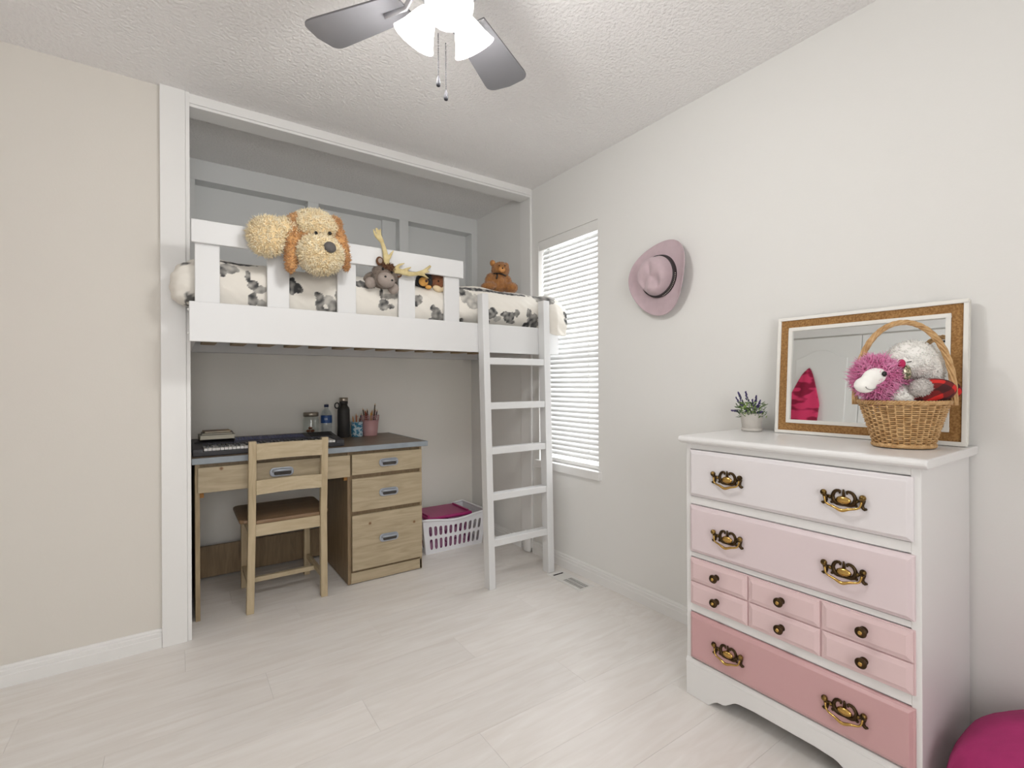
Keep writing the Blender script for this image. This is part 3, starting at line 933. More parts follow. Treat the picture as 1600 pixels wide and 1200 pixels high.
def slat(z0, z1, yb):
    def fn(u, v):
        X = -1.654 + (.31) * u
        return X, yb + .022 * math.sin(PI * u), z0 + (z1 - z0) * v
    MB().grid(16, 2, fn).build('back_slat', CHX, ch, solid=.014, smooth=False)
slat(.765, .845, .076)
slat(.592, .662, .088)
for xc in (-1.682, -1.352):
    MB().box(xc, xc + .032, .478, .510, 0, .435).build('front_leg', CHW, ch, bevel=.003)
poly = [(-1.652, .112), (-1.346, .112), (-1.346, .145), (-1.30, .15), (-1.292, .17)]
for i in range(7):
    q = PI / 2 * i / 6
    poly.append((-1.325 + .035 * math.cos(q), .49 + .035 * math.sin(q)))
for i in range(7):
    q = PI / 2 + PI / 2 * i / 6
    poly.append((-1.685 + .035 * math.cos(q), .49 + .035 * math.sin(q)))
poly += [(-1.72, .17), (-1.70, .15), (-1.652, .145)]
MB().prism(poly, lambda a, b, c: (a, b, c), .438, .458).build('seat', SEAT, ch, bevel=.006, fix=True)
MB().box(-1.655, -1.346, .114, .134, .378, .438).build('seat_rail', CHX, ch, bevel=.002)
MB().box(-1.655, -1.346, .482, .500, .385, .438).build('seat_rail', CHX, ch, bevel=.002)
for xc in (-1.680, -1.342):
    MB().box(xc, xc + .02, .135, .48, .385, .438).build('seat_rail', CHW, ch, bevel=.002)
    MB().box(xc + .002, xc + .022, .135, .48, .098, .125).build('stretcher', CHW, ch, bevel=.002)
MB().box(-1.66, -1.335, .29, .315, .088, .112).build('stretcher', CHX, ch, bevel=.002)

# ------------------------------------------------------------------ things on the desk
KBD = mat('keyboard_plastic', (48, 47, 52), .45, var=.1)
KBP = mat('keyboard_panel', (26, 28, 58), .4)
WK = mat('white_key', (232, 230, 226), .3)
BK = mat('black_key', (22, 22, 24), .3)
kb = thing('keyboard', (-1.55, .36, DH), 'black electronic music keyboard lying on the desk', 'keyboard')
KX0, KX1, KY0, KY1 = -1.912, -1.188, .215, .535
prof = [(KY0, DH), (KY1, DH), (KY1, DH + .058), (KY1 - .03, DH + .062), (KY0 + .13, DH + .044), (KY0 + .125, DH + .024), (KY0 + .012, DH + .020), (KY0, DH + .024)]
MB().prism(prof, lambda a, b, c: (c, a, b), KX0, KX1).build('body', KBD, kb, bevel=.004, fix=True)
for xa, xb in ((KX0, KX0 + .045), (KX1 - .045, KX1)):
    MB().prism([(KY0 + .002, DH + .02), (KY0 + .13, DH + .02), (KY0 + .13, DH + .046), (KY0 + .006, DH + .036)], lambda a, b, c: (c, a, b), xa, xb).build('cheek', KBD, kb, bevel=.003, fix=True)
n = 36
kw = (KX1 - KX0 - .094) / n
wm = MB().box(-kw / 2 + .0011, kw / 2 - .0011, 0, .112, 0, .012).mesh('white_key', WK, (0, 0, 0))
bm_ = MB().box(-kw * .28, kw * .28, .042, .114, 0, .020).mesh('black_key', BK, (0, 0, 0))
for i in range(n):
    o = bpy.data.objects.new('white_key', wm); COL.objects.link(o); o.parent = kb
    o.location = Vector((KX0 + .047 + kw * (i + .5), KY0 + .012, DH + .0245)) - ORG[kb]
    if i % 7 in (0, 1, 3, 4, 5) and i < n - 1:
        o = bpy.data.objects.new('black_key', bm_); COL.objects.link(o); o.parent = kb
        o.location = Vector((KX0 + .047 + kw * (i + 1), KY0 + .012, DH + .0255)) - ORG[kb]
def slope(yv): return DH + .044 + (yv - KY0 - .13) / (KY1 - .03 - KY0 - .13) * .018
def onpanel(name, x0, x1, y0, y1, m, h=.002):
    MB().hexa([(x0, y0, slope(y0) - .001), (x1, y0, slope(y0) - .001), (x1, y1, slope(y1) - .001), (x0, y1, slope(y1) - .001)],
              [(x0, y0, slope(y0) + h), (x1, y0, slope(y0) + h), (x1, y1, slope(y1) + h), (x0, y1, slope(y1) + h)]).build(name, m, kb)
onpanel('button_panel', -1.72, -1.36, KY0 + .17, KY0 + .26, KBP)
BTN = mat('keyboard_button', (78, 82, 122), .4)
for r in range(3):
    mb = MB()
    for k in range(24):
        xx = -1.71 + k * .0145
        yv = KY0 + .185 + r * .026
        mb.box(xx, xx + .009, yv, yv + .009, slope(yv), slope(yv) + .005)
    mb.build('button_row', BTN, kb)
mb = MB()
for k in range(60):
    xx = KX0 + .05 + k * .0105
    mb.box(xx, xx + .005, KY0 + .142, KY0 + .146, slope(KY0 + .144), slope(KY0 + .144) + .0016)
mb.build('printed_legend', BTN, kb)
SPK = mat('speaker_mesh', (36, 36, 38), .7, bump=.6, bscale=600)
onpanel('speaker_grille', -1.33, -1.21, KY0 + .17, KY0 + .28, SPK)
onpanel('speaker_grille', -1.90, -1.74, KY0 + .17, KY0 + .19, SPK)

PAG = mat('book_pages', (214, 208, 190), .8, var=.06, vscale=4, stretch=(1, 1, 120))
def book(x0, x1, y0, y1, z0, h, cm, label, rot=0):
    xc, yc = (x0 + x1) / 2, (y0 + y1) / 2
    t = thing('book', (xc, yc, z0), label, 'book')
    MB().box(x0 + .004, x1 - .004, y0 + .003, y1 - .002, z0 + .002, z0 + h - .002).build('pages', PAG, t)
    MB().box(x0, x1, y0, y1, z0 + h - .002, z0 + h).box(x0, x1, y0, y1, z0, z0 + .002).box(x0, x1, y1 - .002, y1, z0, z0 + h).build('cover', cm, t)
    t.rotation_euler.z = rot
ZB = slope(KY0 + .25) + .006
book(-1.878, -1.716, .40, .525, ZB, .024, mat('grey_cover', (150, 144, 130), .5), 'thick grey-covered book lying on the back of the keyboard', .03)
book(-1.868, -1.722, .405, .52, ZB + .0245, .009, mat('dark_cover', (92, 84, 72), .5), 'thin dark book in the middle of the pile on the keyboard', -.03)
book(-1.858, -1.735, .41, .515, ZB + .034, .009, mat('ochre_cover', (160, 128, 82), .45, col2=(96, 70, 44), vscale=25), 'ochre and brown paperback topmost of the pile on the keyboard', .05)

# glass jar, water bottle, flask, cups
JG = bpy.data.materials.new('clear_glass'); JG.use_nodes = True
glassy(JG, (.93, .955, .945), .10, .03)
LID = mat('dull_tin', (150, 142, 130), .35, metal=.7)
jx, jy = -1.268, .68
jar = thing('glass_jar', (jx, jy, DH), 'clear glass jar with tin lid behind the keyboard', 'jar')
MB().lathe([(.044, .0), (.047, .006), (.047, .125), (.043, .138), (.041, .150)], (jx, jy, DH), 28, cap=False).lathe([(.001, .003), (.044, .004)], (jx, jy, DH), 28, cap=False).build('jar_glass', JG, jar, smooth=True)
MB().lathe([(.044, .148), (.046, .150), (.046, .170), (.043, .174), (.001, .174)], (jx, jy, DH), 32).build('lid', LID, jar, smooth=True)
for k, (dx, dy, dz) in enumerate(((-.02, -.012, 0), (.008, -.02, 0), (-.004, .014, 0), (.022, .006, 0), (-.014, -.014, .019), (.012, -.010, .019), (0, .012, .019), (-.018, -.008, .038), (.006, -.016, .038), (-.006, -.012, .057))):
    o = MB().ell((jx + dx, jy + dy, DH + .018 + dz), (.013, .011, .009), 10, 8).build('wooden_bead', mat('red_brown_bead', (138, 82, 54), .5), smooth=True)
    tag(o, 'small reddish brown bead at the bottom of the glass jar', 'bead', 'beads in the glass jar')
px, py = -1.173, .68
PET = bpy.data.materials.new('clear_plastic'); PET.use_nodes = True
glassy(PET, (.9, .93, .95), .12, .08)
pb = thing('water_bottle', (px, py, DH), 'clear plastic water bottle with blue label and cap', 'bottle')
prof = [(.03, 0), (.033, .005)] + [(.034 - .0015 * (k % 2), .012 + k * .008) for k in range(11)] + [(.034, .10), (.034, .15), (.028, .172), (.016, .190), (.0125, .196), (.0125, .204)]
MB().lathe(prof, (px, py, DH), 28, cap=False).build('bottle_body', PET, pb, smooth=True)
LBL = mat('blue_label', (38, 78, 140), .4)
lb = MB().lathe([(.0346, .102), (.0346, .150)], (px, py, DH), 28, cap=False).build('label_wrap', LBL, pb, smooth=True)
WHT = mat('label_white', (214, 220, 228), .5)
mb = MB()
for k, (a0, wdt, hh) in enumerate(((-2.15, .10, .014), (-1.98, .08, .014), (-1.85, .10, .014), (-1.70, .08, .014))):
    for i in range(3):
        aa = a0 + wdt * i / 3
        mb.add([(px + .0350 * math.cos(a_), py + .0350 * math.sin(a_), DH + zz) for a_, zz in ((aa, .122), (aa + wdt / 3.6, .122), (aa + wdt / 3.6, .122 + hh * (1 if i != 1 else .4)), (aa, .122 + hh * (1 if i != 1 else .4)))], [(0, 1, 2, 3)])
mb.build('label_print', WHT, lb)
MB().lathe([(.0142, .204), (.0142, .219), (.013, .221), (.001, .221)], (px, py, DH), 24).build('cap', mat('navy_cap', (30, 42, 78), .4), pb, smooth=True)
fx_, fy_ = -1.063, .68
FBK = mat('black_powder_coat', (48, 46, 44), .55, bump=.08, bscale=900)
flask = thing('flask', (fx_, fy_, DH), 'tall black metal flask with steel cap on the desk', 'flask')
MB().lathe([(.036, 0), (.039, .004), (.039, .182), (.035, .198), (.026, .208), (.024, .222)], (fx_, fy_, DH), 32).build('flask_body', FBK, flask, smooth=True)
MB().lathe([(.026, .222), (.027, .224), (.027, .238), (.026, .240)], (fx_, fy_, DH), 28).build('collar', FBK, flask, smooth=True)
MB().lathe([(.027, .240), (.028, .242), (.028, .262), (.026, .264), (.001, .264)], (fx_, fy_, DH), 28).build('cap', mat('brushed_steel', (170, 160, 148), .3, metal=.9), flask, smooth=True)
MB().tube([(fx_ - .030 - .014 + .014 * math.cos(a), fy_ - .006, DH + .212 + .018 * math.sin(a)) for a in np.linspace(0, 2 * PI, 18, endpoint=False)], .0045, 8, closed=True).build('carry_loop', FBK, flask, smooth=True)

def pencils(cx, cy, zb, spots, group, cup):
    for k, (dx, dy, lean, hgt, col, nm) in enumerate(spots):
        b = Vector((cx + dx * .5, cy + dy * .5, zb))
        t = Vector((cx + dx + lean, cy + dy, zb + hgt))
        d = (t - b).normalized()
        o = thing('pencil', b, nm + ' pencil standing in the ' + cup, 'pencil', group)
        m = mat('pencil_' + nm.replace(' ', '_'), col, .45)
        MB().tube([b, t - d * .014], .0042, 6).build('shaft', m, o)
        tip = MB().tube([t - d * .014, t - d * .003], [.0042, .001], 6).build('sharpened_tip', mat('raw_pencil_wood', (212, 172, 120), .7), o)
        MB().tube([t - d * .004, t], [.0013, .0003], 5).build('lead', m, tip)
bx_, by_ = -.976, .68
MOS = mat('blue_mosaic', (196, 214, 222), .4, col2=(70, 138, 172), vscale=70, detail=0, ramp=(.48, .52))
c1 = thing('pencil_cup', (bx_, by_, DH), 'blue and white patterned pencil cup beside the flask', 'cup')
MB().lathe([(.036, 0), (.0385, .002), (.0385, .098), (.0365, .098), (.0355, .006), (.001, .005)], (bx_, by_, DH), 32).build('cup_wall', MOS, c1, smooth=True)
MB().tube([(bx_ + .0385 * math.cos(a), by_ + .0385 * math.sin(a), DH + .098) for a in np.linspace(0, 2 * PI, 32, endpoint=False)], .002, 6, closed=True).build('rim', mat('cup_rim', (190, 210, 218), .4), c1, smooth=True)
pencils(bx_, by_, DH + .007, [(-.022, .0, -.006, .135, (206, 150, 96), 'tan'), (-.008, -.012, 0, .15, (176, 96, 56), 'rust'), (.006, .004, .002, .138, (232, 222, 208), 'white'), (.014, -.012, .004, .128, (120, 60, 40), 'maroon'), (.022, .008, .010, .148, (58, 50, 84), 'navy'), (-.016, .014, -.004, .12, (222, 176, 130), 'peach')], 'pencils in the blue cup', 'blue patterned cup')
kx_, ky_ = -.883, .69
PNK = mat('dusty_pink_tin', (206, 160, 160), .45)
c2 = thing('pencil_cup', (kx_, ky_, DH), 'tall dusty pink tin cup with pierced rim holding pencils', 'cup')
MB().lathe([(.046, 0), (.048, .003), (.0575, .105), (.056, .105), (.046, .006), (.001, .005)], (kx_, ky_, DH), 36).build('cup_wall', PNK, c2, smooth=True)
mb = MB()
for ring, (zz, rr_) in enumerate(((.108, .0580), (.122, .0592), (.136, .0604))):
    mb.tube([(kx_ + rr_ * math.cos(a), ky_ + rr_ * math.sin(a), DH + zz + (.004 * math.sin(14 * a) if ring == 2 else 0)) for a in np.linspace(0, 2 * PI, 84, endpoint=False)], .0018, 5, closed=True)
for k in range(28):
    a = 2 * PI * k / 28
    mb.tube([(kx_ + .0580 * math.cos(a), ky_ + .0580 * math.sin(a), DH + .106), (kx_ + .0604 * math.cos(a + .11 * (-1) ** k), ky_ + .0604 * math.sin(a + .11 * (-1) ** k), DH + .136)], .0018, 5)
mb.build('pierced_rim', PNK, c2, smooth=True)
pencils(kx_, ky_, DH + .007, [(-.038, .0, -.012, .185, (74, 60, 48), 'dark brown'), (-.026, -.012, -.006, .165, (140, 60, 48), 'brick red'), (-.012, .01, -.004, .178, (96, 54, 40), 'chestnut'), (.0, -.02, .0, .160, (222, 170, 74), 'golden'), (.012, .0, .004, .172, (196, 132, 66), 'amber'), (.02, -.014, .012, .215, (80, 66, 46), 'long olive'), (.03, .01, .012, .178, (120, 48, 62), 'plum'), (.036, -.006, .014, .170, (70, 44, 52), 'aubergine'), (-.02, .02, -.01, .172, (170, 90, 60), 'copper')], 'pencils in the pink cup', 'pink tin cup')

# ------------------------------------------------------------------ laundry basket with magenta box
PLW = mat('white_plastic', (236, 236, 240), .35)
lb_ = thing('laundry_basket', (-.40, .545, 0), 'white slotted plastic laundry basket on the alcove floor', 'laundry basket')
B0, B1 = (-.615, -.185, .375, .675), (-.648, -.158, .35, .70)      # x0,x1,y0,y1 at bottom / top
BH = .235
def bwall(side, s, t):
    k = t
    x0, x1 = B0[0] + (B1[0] - B0[0]) * k, B0[1] + (B1[1] - B0[1]) * k
    y0, y1 = B0[2] + (B1[2] - B0[2]) * k, B0[3] + (B1[3] - B0[3]) * k
    dip = 0
    if side in ('f', 'b'):
        X = x0 + (x1 - x0) * s
        dip = -.025 * t ** 3 * math.sin(PI * s) ** 2
        return (X, y0 if side == 'f' else y1, BH * t + dip)
    Y = y0 + (y1 - y0) * s
    return (x0 if side == 'l' else x1, Y, BH * t)
def slotted(side, ncol, rows):
    mb = MB()
    ts = [0] + [v for r in rows for v in r] + [1]
    K = 6
    def cell(s0, s1, t0, t1, hole):
        if not hole:
            mb.add([bwall(side, s0, t0), bwall(side, s1, t0), bwall(side, s1, t1), bwall(side, s0, t1)], [(0, 1, 2, 3)])
            return
        sc, tc_ = (s0 + s1) / 2, (t0 + t1) / 2
        hs, ht = (s1 - s0) / 2, (t1 - t0) / 2
        out, inn = [], []
        for i in range(24):
            a = 2 * PI * i / 24
            c, s_ = math.cos(a), math.sin(a)
            m = max(abs(c), abs(s_))
            out.append(bwall(side, sc + hs * c / m, tc_ + ht * s_ / m))
            e = 2 / 4.5
            inn.append(bwall(side, sc + hs * .60 * math.copysign(abs(c) ** .75, c), tc_ + ht * .92 * math.copysign(abs(s_) ** e, s_)))
        mb.add(out + inn, [(i, (i + 1) % 24, 24 + (i + 1) % 24, 24 + i) for i in range(24)])
    edge = .06
    cw = (1 - 2 * edge) / ncol
    for r in rows:
        cell(0, edge, r[0], r[1], False); cell(1 - edge, 1, r[0], r[1], False)
        for c in range(ncol):
            cell(edge + c * cw, edge + (c + 1) * cw, r[0], r[1], True)
    prev = 0
    for r in list(rows) + [(1, 1)]:
        n_ = 12
        for c in range(n_):
            cell(c / n_, (c + 1) / n_, prev, r[0], False)
        prev = r[1]
    mb.build('slotted_wall', PLW, lb_, solid=.003)
rows = [(.10, .44), (.50, .82)]
slotted('f', 11, rows); slotted('b', 11, rows); slotted('l', 7, rows); slotted('r', 7, rows)
MB().box(B0[0], B0[1], B0[2], B0[3], 0.001, .005).build('basket_floor', PLW, lb_)
rim = [bwall('f', s, 1) for s in np.linspace(0, 1, 20)] + [bwall('r', s, 1) for s in np.linspace(.05, .95, 8)] + [bwall('b', s, 1) for s in np.linspace(1, 0, 20)] + [bwall('l', s, 1) for s in np.linspace(.95, .05, 8)]
MB().tube(rim, .008, 8, closed=True).build('rim', PLW, lb_, smooth=True)
MAG = mat('magenta_plastic', (160, 38, 104), .4)
MGD = mat('purple_plastic', (112, 46, 92), .5, col2=(170, 120, 150), vscale=30, ramp=(.55, .6))
mbx = thing('storage_box', (-.43, .53, .006), 'magenta lidded box sitting inside the laundry basket', 'box')
MB().box(-.585, -.27, .39, .66, .006, .215).build('box_body', MGD, mbx, bevel=.012)
lid = MB().box(-.60, -.255, .382, .668, .215, .238).build('lid', MAG, mbx, bevel=.009, seg=3)
for s in (-.585, -.285):
    MB().box(s, s + .014, .41, .64, .236, .248).build('lid_ridge', MAG, lid, bevel=.004)

# ------------------------------------------------------------------ floor vent
vn = thing('floor_vent', (-.118, -.49, 0), 'white floor register vent beside the ladder', 'vent')
VP = mat('vent_enamel', (232, 230, 226), .4)
vx0, vx1, vy0, vy1 = -.172, -.064, -.637, -.352
mb = MB()
mb.box(vx0, vx1, vy0, vy0 + .02, 0, .005).box(vx0, vx1, vy1 - .02, vy1, 0, .005).box(vx0, vx0 + .02, vy0 + .02, vy1 - .02, 0, .005).box(vx1 - .02, vx1, vy0 + .02, vy1 - .02, 0, .005)
mb.build('vent_frame', VP, vn)
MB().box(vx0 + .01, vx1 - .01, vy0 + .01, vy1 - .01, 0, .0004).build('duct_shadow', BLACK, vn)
k = 0
yy = vy0 + .028
while yy < vy1 - .022:
    MB().box(vx0 + .018, vx1 - .018, yy, yy + (.0045 if yy < -.48 else .0104), .0028, .0040).build('louver', VP, vn)
    yy += .0105
MB().box(vx0 + .018, vx1 - .018, -.395, -.388, .0042, .007).build('damper_slot', BLACK, vn)
MB().box(-.119, -.116, vy0 + .02, vy1 - .02, .0012, .0045).build('centre_bar', VP, vn)

# ------------------------------------------------------------------ dresser
DRW = mat('dresser_white', (234, 233, 232), .28)
dr = thing('dresser', (-.22, -1.84, 0), 'white chest of drawers with fronts fading from white to dusty pink', 'dresser')
DX, DY0, DY1 = -.435, -2.184, -1.500
ZT = .942
MB().box(DX, -.012, DY0, DY0 + .022, 0, ZT - .026).build('side_panel', DRW, dr, bevel=.002)
MB().box(DX, -.012, DY1 - .018, DY1, 0, ZT - .026).build('side_panel', DRW, dr, bevel=.002)
MB().box(DX + .012, -.02, DY0 + .02, DY1 - .016, .10, ZT - .026).build('carcass', DRW, dr)
tp = [(-.462, ZT - .010), (-.459, ZT - .002), (-.448, ZT), (-.004, ZT), (-.004, ZT - .026), (-.448, ZT - .026), (-.456, ZT - .022), (-.462, ZT - .016)]
MB().prism(tp, lambda a, b, c: (a, c, b), -2.203, -1.483).build('top', DRW, dr, bevel=.004, fix=True)
for z0, z1 in ((.896, .918), (.697, .724), (.506, .522), (.307, .335)):
    MB().box(DX + .001, DX + .02, DY0 + .02, DY1 - .018, z0, z1).build('drawer_divider', DRW, dr)
# scalloped apron
ap = [(DY1, .0), (DY1, .118), (DY0, .118), (DY0, 0), (DY0 + .09, 0)]
for i in range(11):
    t = i / 10
    ap.append((DY0 + .09 + .11 * t, .0 + .028 * math.sin(PI / 2 * min(1, t * 2.5)) + (.034 * sstep(.45, 1, t))))
ap += [(DY0 + .25, .066), (DY1 - .25, .066)]
for i in range(11):
    t = 1 - i / 10
    ap.append((DY1 - .09 - .11 * t, .0 + .028 * math.sin(PI / 2 * min(1, t * 2.5)) + (.034 * sstep(.45, 1, t))))
ap.append((DY1 - .09, 0))
MB().prism(ap, lambda a, b, c: (c, a, b), DX - .006, DX + .014).build('apron', DRW, dr, bevel=.002, fix=True)
MB().prism([(DX - .006, .118), (DX - .006, .124), (DX - .001, .134), (DX + .01, .136), (DX + .01, .118)], lambda a, b, c: (a, c, b), DY0, DY1).build('apron_moulding', DRW, dr, fix=True)
BRS = mat('antique_brass', (150, 122, 70), .3, metal=1, col2=(58, 46, 30), vscale=55, ramp=(.4, .62))
BRD = mat('dark_brass', (74, 58, 38), .35, metal=.9)
BRG = mat('polished_brass', (196, 160, 92), .22, metal=1)
def raised(y0, y1, z0, z1, xb, th, ch_, m, name, par):
    """drawer front with chamfered field"""
    def loop(d, x):
        return [(x, y0 + d, z0 + d), (x, y1 - d, z0 + d), (x, y1 - d, z1 - d), (x, y0 + d, z1 - d)]
    L0, L1, L2, L3 = loop(0, xb), loop(0, xb - th * .55), loop(ch_ * .35, xb - th * .65), loop(ch_, xb - th)
    mb = MB()
    mb.add(L0 + L1 + L2 + L3, [(0, 1, 2, 3), (12, 15, 14, 13)] + [(k + i, k + 4 + i, k + 4 + (i + 1) % 4, k + (i + 1) % 4) for k in (0, 4, 8) for i in range(4)])
    return mb.build(name, m, par, fix=True, bevel=.0012)
def batwing(par, yc, zc):
    """pierced brass bail pull; +h is towards the photo's right (-Y)"""
    X0 = DX - .014
    def P(h, v, d=0): return (X0 - d, yc - h, zc + v)
    root = MB().ell(P(0, -.001, .006), (.007, .019, .011), 16, 10).build('pull', BRG, par, smooth=True)
    mb = MB()
    for s in (-1, 1):
        mb.tube(spline([P(0, -.014, .003), P(s * .02, -.012, .003), P(s * .028, .004, .003), P(s * .022, .02, .004), P(s * .010, .024, .006), P(s * .009, .016, .006)], 14), [.0045, .005, .0055, .006, .006, .0055, .005, .0048, .0046, .0044, .004, .0038, .003, .002], 8)
        mb.tube(spline([P(s * .024, .0, .003), P(s * .036, .004, .004), P(s * .046, .002, .006)], 6), .0042, 8)
        mb.tube(spline([P(s * .048, .008, .007), P(s * .044, -.008, .006), P(s * .050, -.017, .006), P(s * .055, -.014, .006)], 8), [.006, .006, .0055, .005, .0045, .004, .0035, .003], 8)
        mb.ell(P(s * .030, -.012, .004), (.004, .004, .004), 8, 6)
    mb.tube([P(0, .010, .004), P(0, .02, .006), P(0, .029, .006)], [.0045, .0035, .002], 8)
    mb.build('back_plate', BRD, root, smooth=True)
    for s in (-1, 1):
        MB().ell(P(s * .048, .014, .012), (.0085, .0085, .0085), 12, 8).build('post_knob', BRS, root, smooth=True)
        MB().ell(P(s * .034, .002, .008), (.003, .0045, .0045), 8, 6).build('rivet', BRS, root, smooth=True)
    pts = spline([P(-.046, .004, .012), P(-.040, -.014, .016), P(-.018, -.021, .020), P(0, -.027, .021), P(.018, -.021, .020), P(.040, -.014, .016), P(.046, .004, .012)], 26)
    MB().tube(pts, [.0026 + .0022 * math.exp(-((i - 12.5) / 5) ** 2) for i in range(26)], 8).build('bail', BRG, root, smooth=True)
def knob(par, yc, zc, xb):
    k = MB().lathe([(.011, 0), (.008, .003), (.006, .010), (.008, .014), (.0135, .018), (.0145, .022), (.012, .026), (.007, .025), (.006, .0275), (.001, .0285)], (xb, yc, zc), 20, mtx=Matrix.Rotation(-PI / 2, 3, 'Y')).build('knob', BRD, par, smooth=True)
    MB().ell((xb - .027, yc, zc), (.003, .006, .006), 10, 6).build('knob_centre', BRG, k, smooth=True)
COLS = [(230, 225, 227), (226, 210, 213), (226, 199, 200), (206, 163, 164)]
for i, (z0, z1) in enumerate(((.727, .893), (.526, .694), (.337, .503), (.142, .304))):
    m = mat('drawer_paint_%s' % ('white', 'blush', 'rose', 'dusty_pink')[i], COLS[i], .3)
    if i != 2:
        d = raised(DY0 + .012 if i else DY0 + .014, DY1 - .020, z0, z1, DX + .004, .020, .012, m, 'drawer', dr)
        for yc in (-1.672, -2.018):
            batwing(d, yc, (z0 + z1) / 2 - .002)
    else:
        d = MB().box(DX + .004, DX - .004, DY0 + .012, DY1 - .020, z0, z1).build('drawer', m, dr, bevel=.002)
        ya, yb = DY0 + .012, DY1 - .020
        cw = (yb - ya) / 3
        for c in range(3):
            for r in range(2):
                zz0, zz1 = z0 + (z1 - z0) / 2 * r, z0 + (z1 - z0) / 2 * (r + 1)
                raised(ya + cw * c + .003, ya + cw * (c + 1) - .003, zz0 + .002, zz1 - .002, DX - .003, .012, .014, m, 'drawer_pad', d)
                knob(d, ya + cw * (c + .5), (zz0 + zz1) / 2 + .002, DX - .0145)

# ------------------------------------------------------------------ framed mirror leaning on the dresser
tt = math.radians(4.7)
def mir(y_, s, d=0):      # y along wall, s up the frame, d out towards the room
    return (-.075 + math.sin(tt) * s - math.cos(tt) * d, y_, .943 + math.cos(tt) * s + math.sin(tt) * d)
fr = thing('framed_mirror', (-.07, -1.915, .943), 'white framed mirror with cork border leaning on the dresser', 'mirror')
MY0, MY1, MS = -2.192, -1.640, .440
CORK = mat('cork', (176, 134, 82), .9, col2=(140, 100, 56), vscale=170, detail=2, bump=.2, bscale=200)
def bar(y0, y1, s0, s1, d0, d1, mb):
    mb.hexa([mir(y0, s0, d0), mir(y1, s0, d0), mir(y1, s1, d0), mir(y0, s1, d0)], [mir(y0, s0, d1), mir(y1, s0, d1), mir(y1, s1, d1), mir(y0, s1, d1)])
def ring(inset, wd, d0, d1, name, m, bev=.0015):
    y0, y1, s0, s1 = MY0 + inset, MY1 - inset, inset, MS - inset
    mb = MB()
    bar(y0, y1, s0, s0 + wd, d0, d1, mb); bar(y0, y1, s1 - wd, s1, d0, d1, mb)
    bar(y0, y0 + wd, s0 + wd, s1 - wd, d0, d1, mb); bar(y1 - wd, y1, s0 + wd, s1 - wd, d0, d1, mb)
    return mb.build(name, m, fr, fix=True, bevel=bev)
FRW = mat('frame_white', (240, 238, 232), .4)
ring(0, .0115, -.016, .006, 'outer_frame', FRW)
ring(.0115, .028, -.010, .001, 'cork_border', CORK, 0)
ring(.0395, .013, -.010, .005, 'inner_frame', FRW)
MIR = mat('mirror_glass', (236, 238, 238), .015, metal=1)
mb = MB(); bar(MY0 + .052, MY1 - .052, .052, MS - .052, -.008, -.002, mb)
mb.build('mirror_pane', MIR, fr, fix=True)
mb = MB(); bar(MY0 + .004, MY1 - .004, .004, MS - .004, -.015, -.010, mb)
mb.build('backing', mat('hardboard', (120, 92, 66), .8), fr, fix=True)

# ------------------------------------------------------------------ lavender pot
pc = (-.095, -1.558, ZT)
pt = thing('potted_lavender', pc, 'small potted lavender with purple flower spikes on the dresser', 'potted plant')
STN = mat('stone_pot', (208, 203, 196), .7, var=.06, vscale=30)
MB().lathe([(.031, .008), (.034, .012), (.041, .066), (.043, .071), (.040, .071), (.036, .060), (.001, .058)], pc, 28).build('pot', STN, pt, smooth=True)
MB().lathe([(.030, 0), (.037, .002), (.039, .012), (.037, .013), (.031, .010), (.001, .010)], pc, 28).build('saucer', STN, pt, smooth=True)
LF1 = mat('leaf_green', (98, 130, 62), .6, col2=(58, 88, 42), vscale=60)
LF2 = mat('leaf_lime', (150, 182, 84), .6)
for m, cnt, sd in ((LF1, 190, 1), (LF2, 60, 2)):
    g = np.random.default_rng(sd)
    mb = MB()
    for k in range(cnt):
        a, rr_, hh = g.random() * 2 * PI, g.random() ** .6 * .052, .066 + g.random() * .055
        p = Vector((pc[0] + rr_ * math.cos(a) * .9, pc[1] + rr_ * math.sin(a), pc[2] + hh - rr_ * .3))
        d = Vector((math.cos(a) + g.normal() * .4, math.sin(a) + g.normal() * .4, .6 + g.normal() * .4)).normalized()
        s = d.cross(Vector((0, 0, 1))).normalized() * .0028
        u_ = s.cross(d).normalized() * .0012
        L_ = .012 + g.random() * .010
        if (p + d * L_).x > -.03: continue
        mb.add([p, p + d * L_ * .5 + s + u_, p + d * L_, p + d * L_ * .5 - s + u_, p + d * L_ * .5 - u_], [(0, 1, 4), (1, 2, 4), (2, 3, 4), (3, 0, 4), (0, 3, 1), (1, 3, 2)])
    mb.build('leaves', m, pt, kind='stuff')
LAV = mat('lavender_purple', (84, 74, 124), .8, col2=(58, 50, 92), vscale=120)
STM = mat('stem_green', (92, 110, 66), .7)
for k, (h, v, h0, v0) in enumerate(((-.052, .148, -.018, .07), (-.062, .128, -.02, .07), (-.018, .150, -.004, .07), (.028, .135, .012, .07), (.045, .118, .016, .07), (-.082, .078, -.03, .075), (.052, .080, .02, .072), (-.04, .105, -.012, .07), (.012, .12, .004, .07))):
    b = Vector((pc[0] - h0 * .2, pc[1] - h0, pc[2] + v0)); t = Vector((pc[0] - h * .2 - .012, pc[1] - h, pc[2] + v))
    sp = MB().tube(spline([b, (b + t) / 2 + Vector((0, 0, .006)), t], 7), .0011, 5).build('stem', STM, pt)
    g = np.random.default_rng(40 + k)
    mb = MB()
    d = (t - b).normalized()
    for q in range(26):
        f = q / 25
        rr_ = .0052 * (1 - f * .75)
        off = Vector(g.normal(size=3)).normalized() * rr_
        mb.ell(t - d * .03 + d * .036 * f + off, (.0026, .0026, .0030), 5, 4)
    mb.build('flower_spike', LAV, sp)

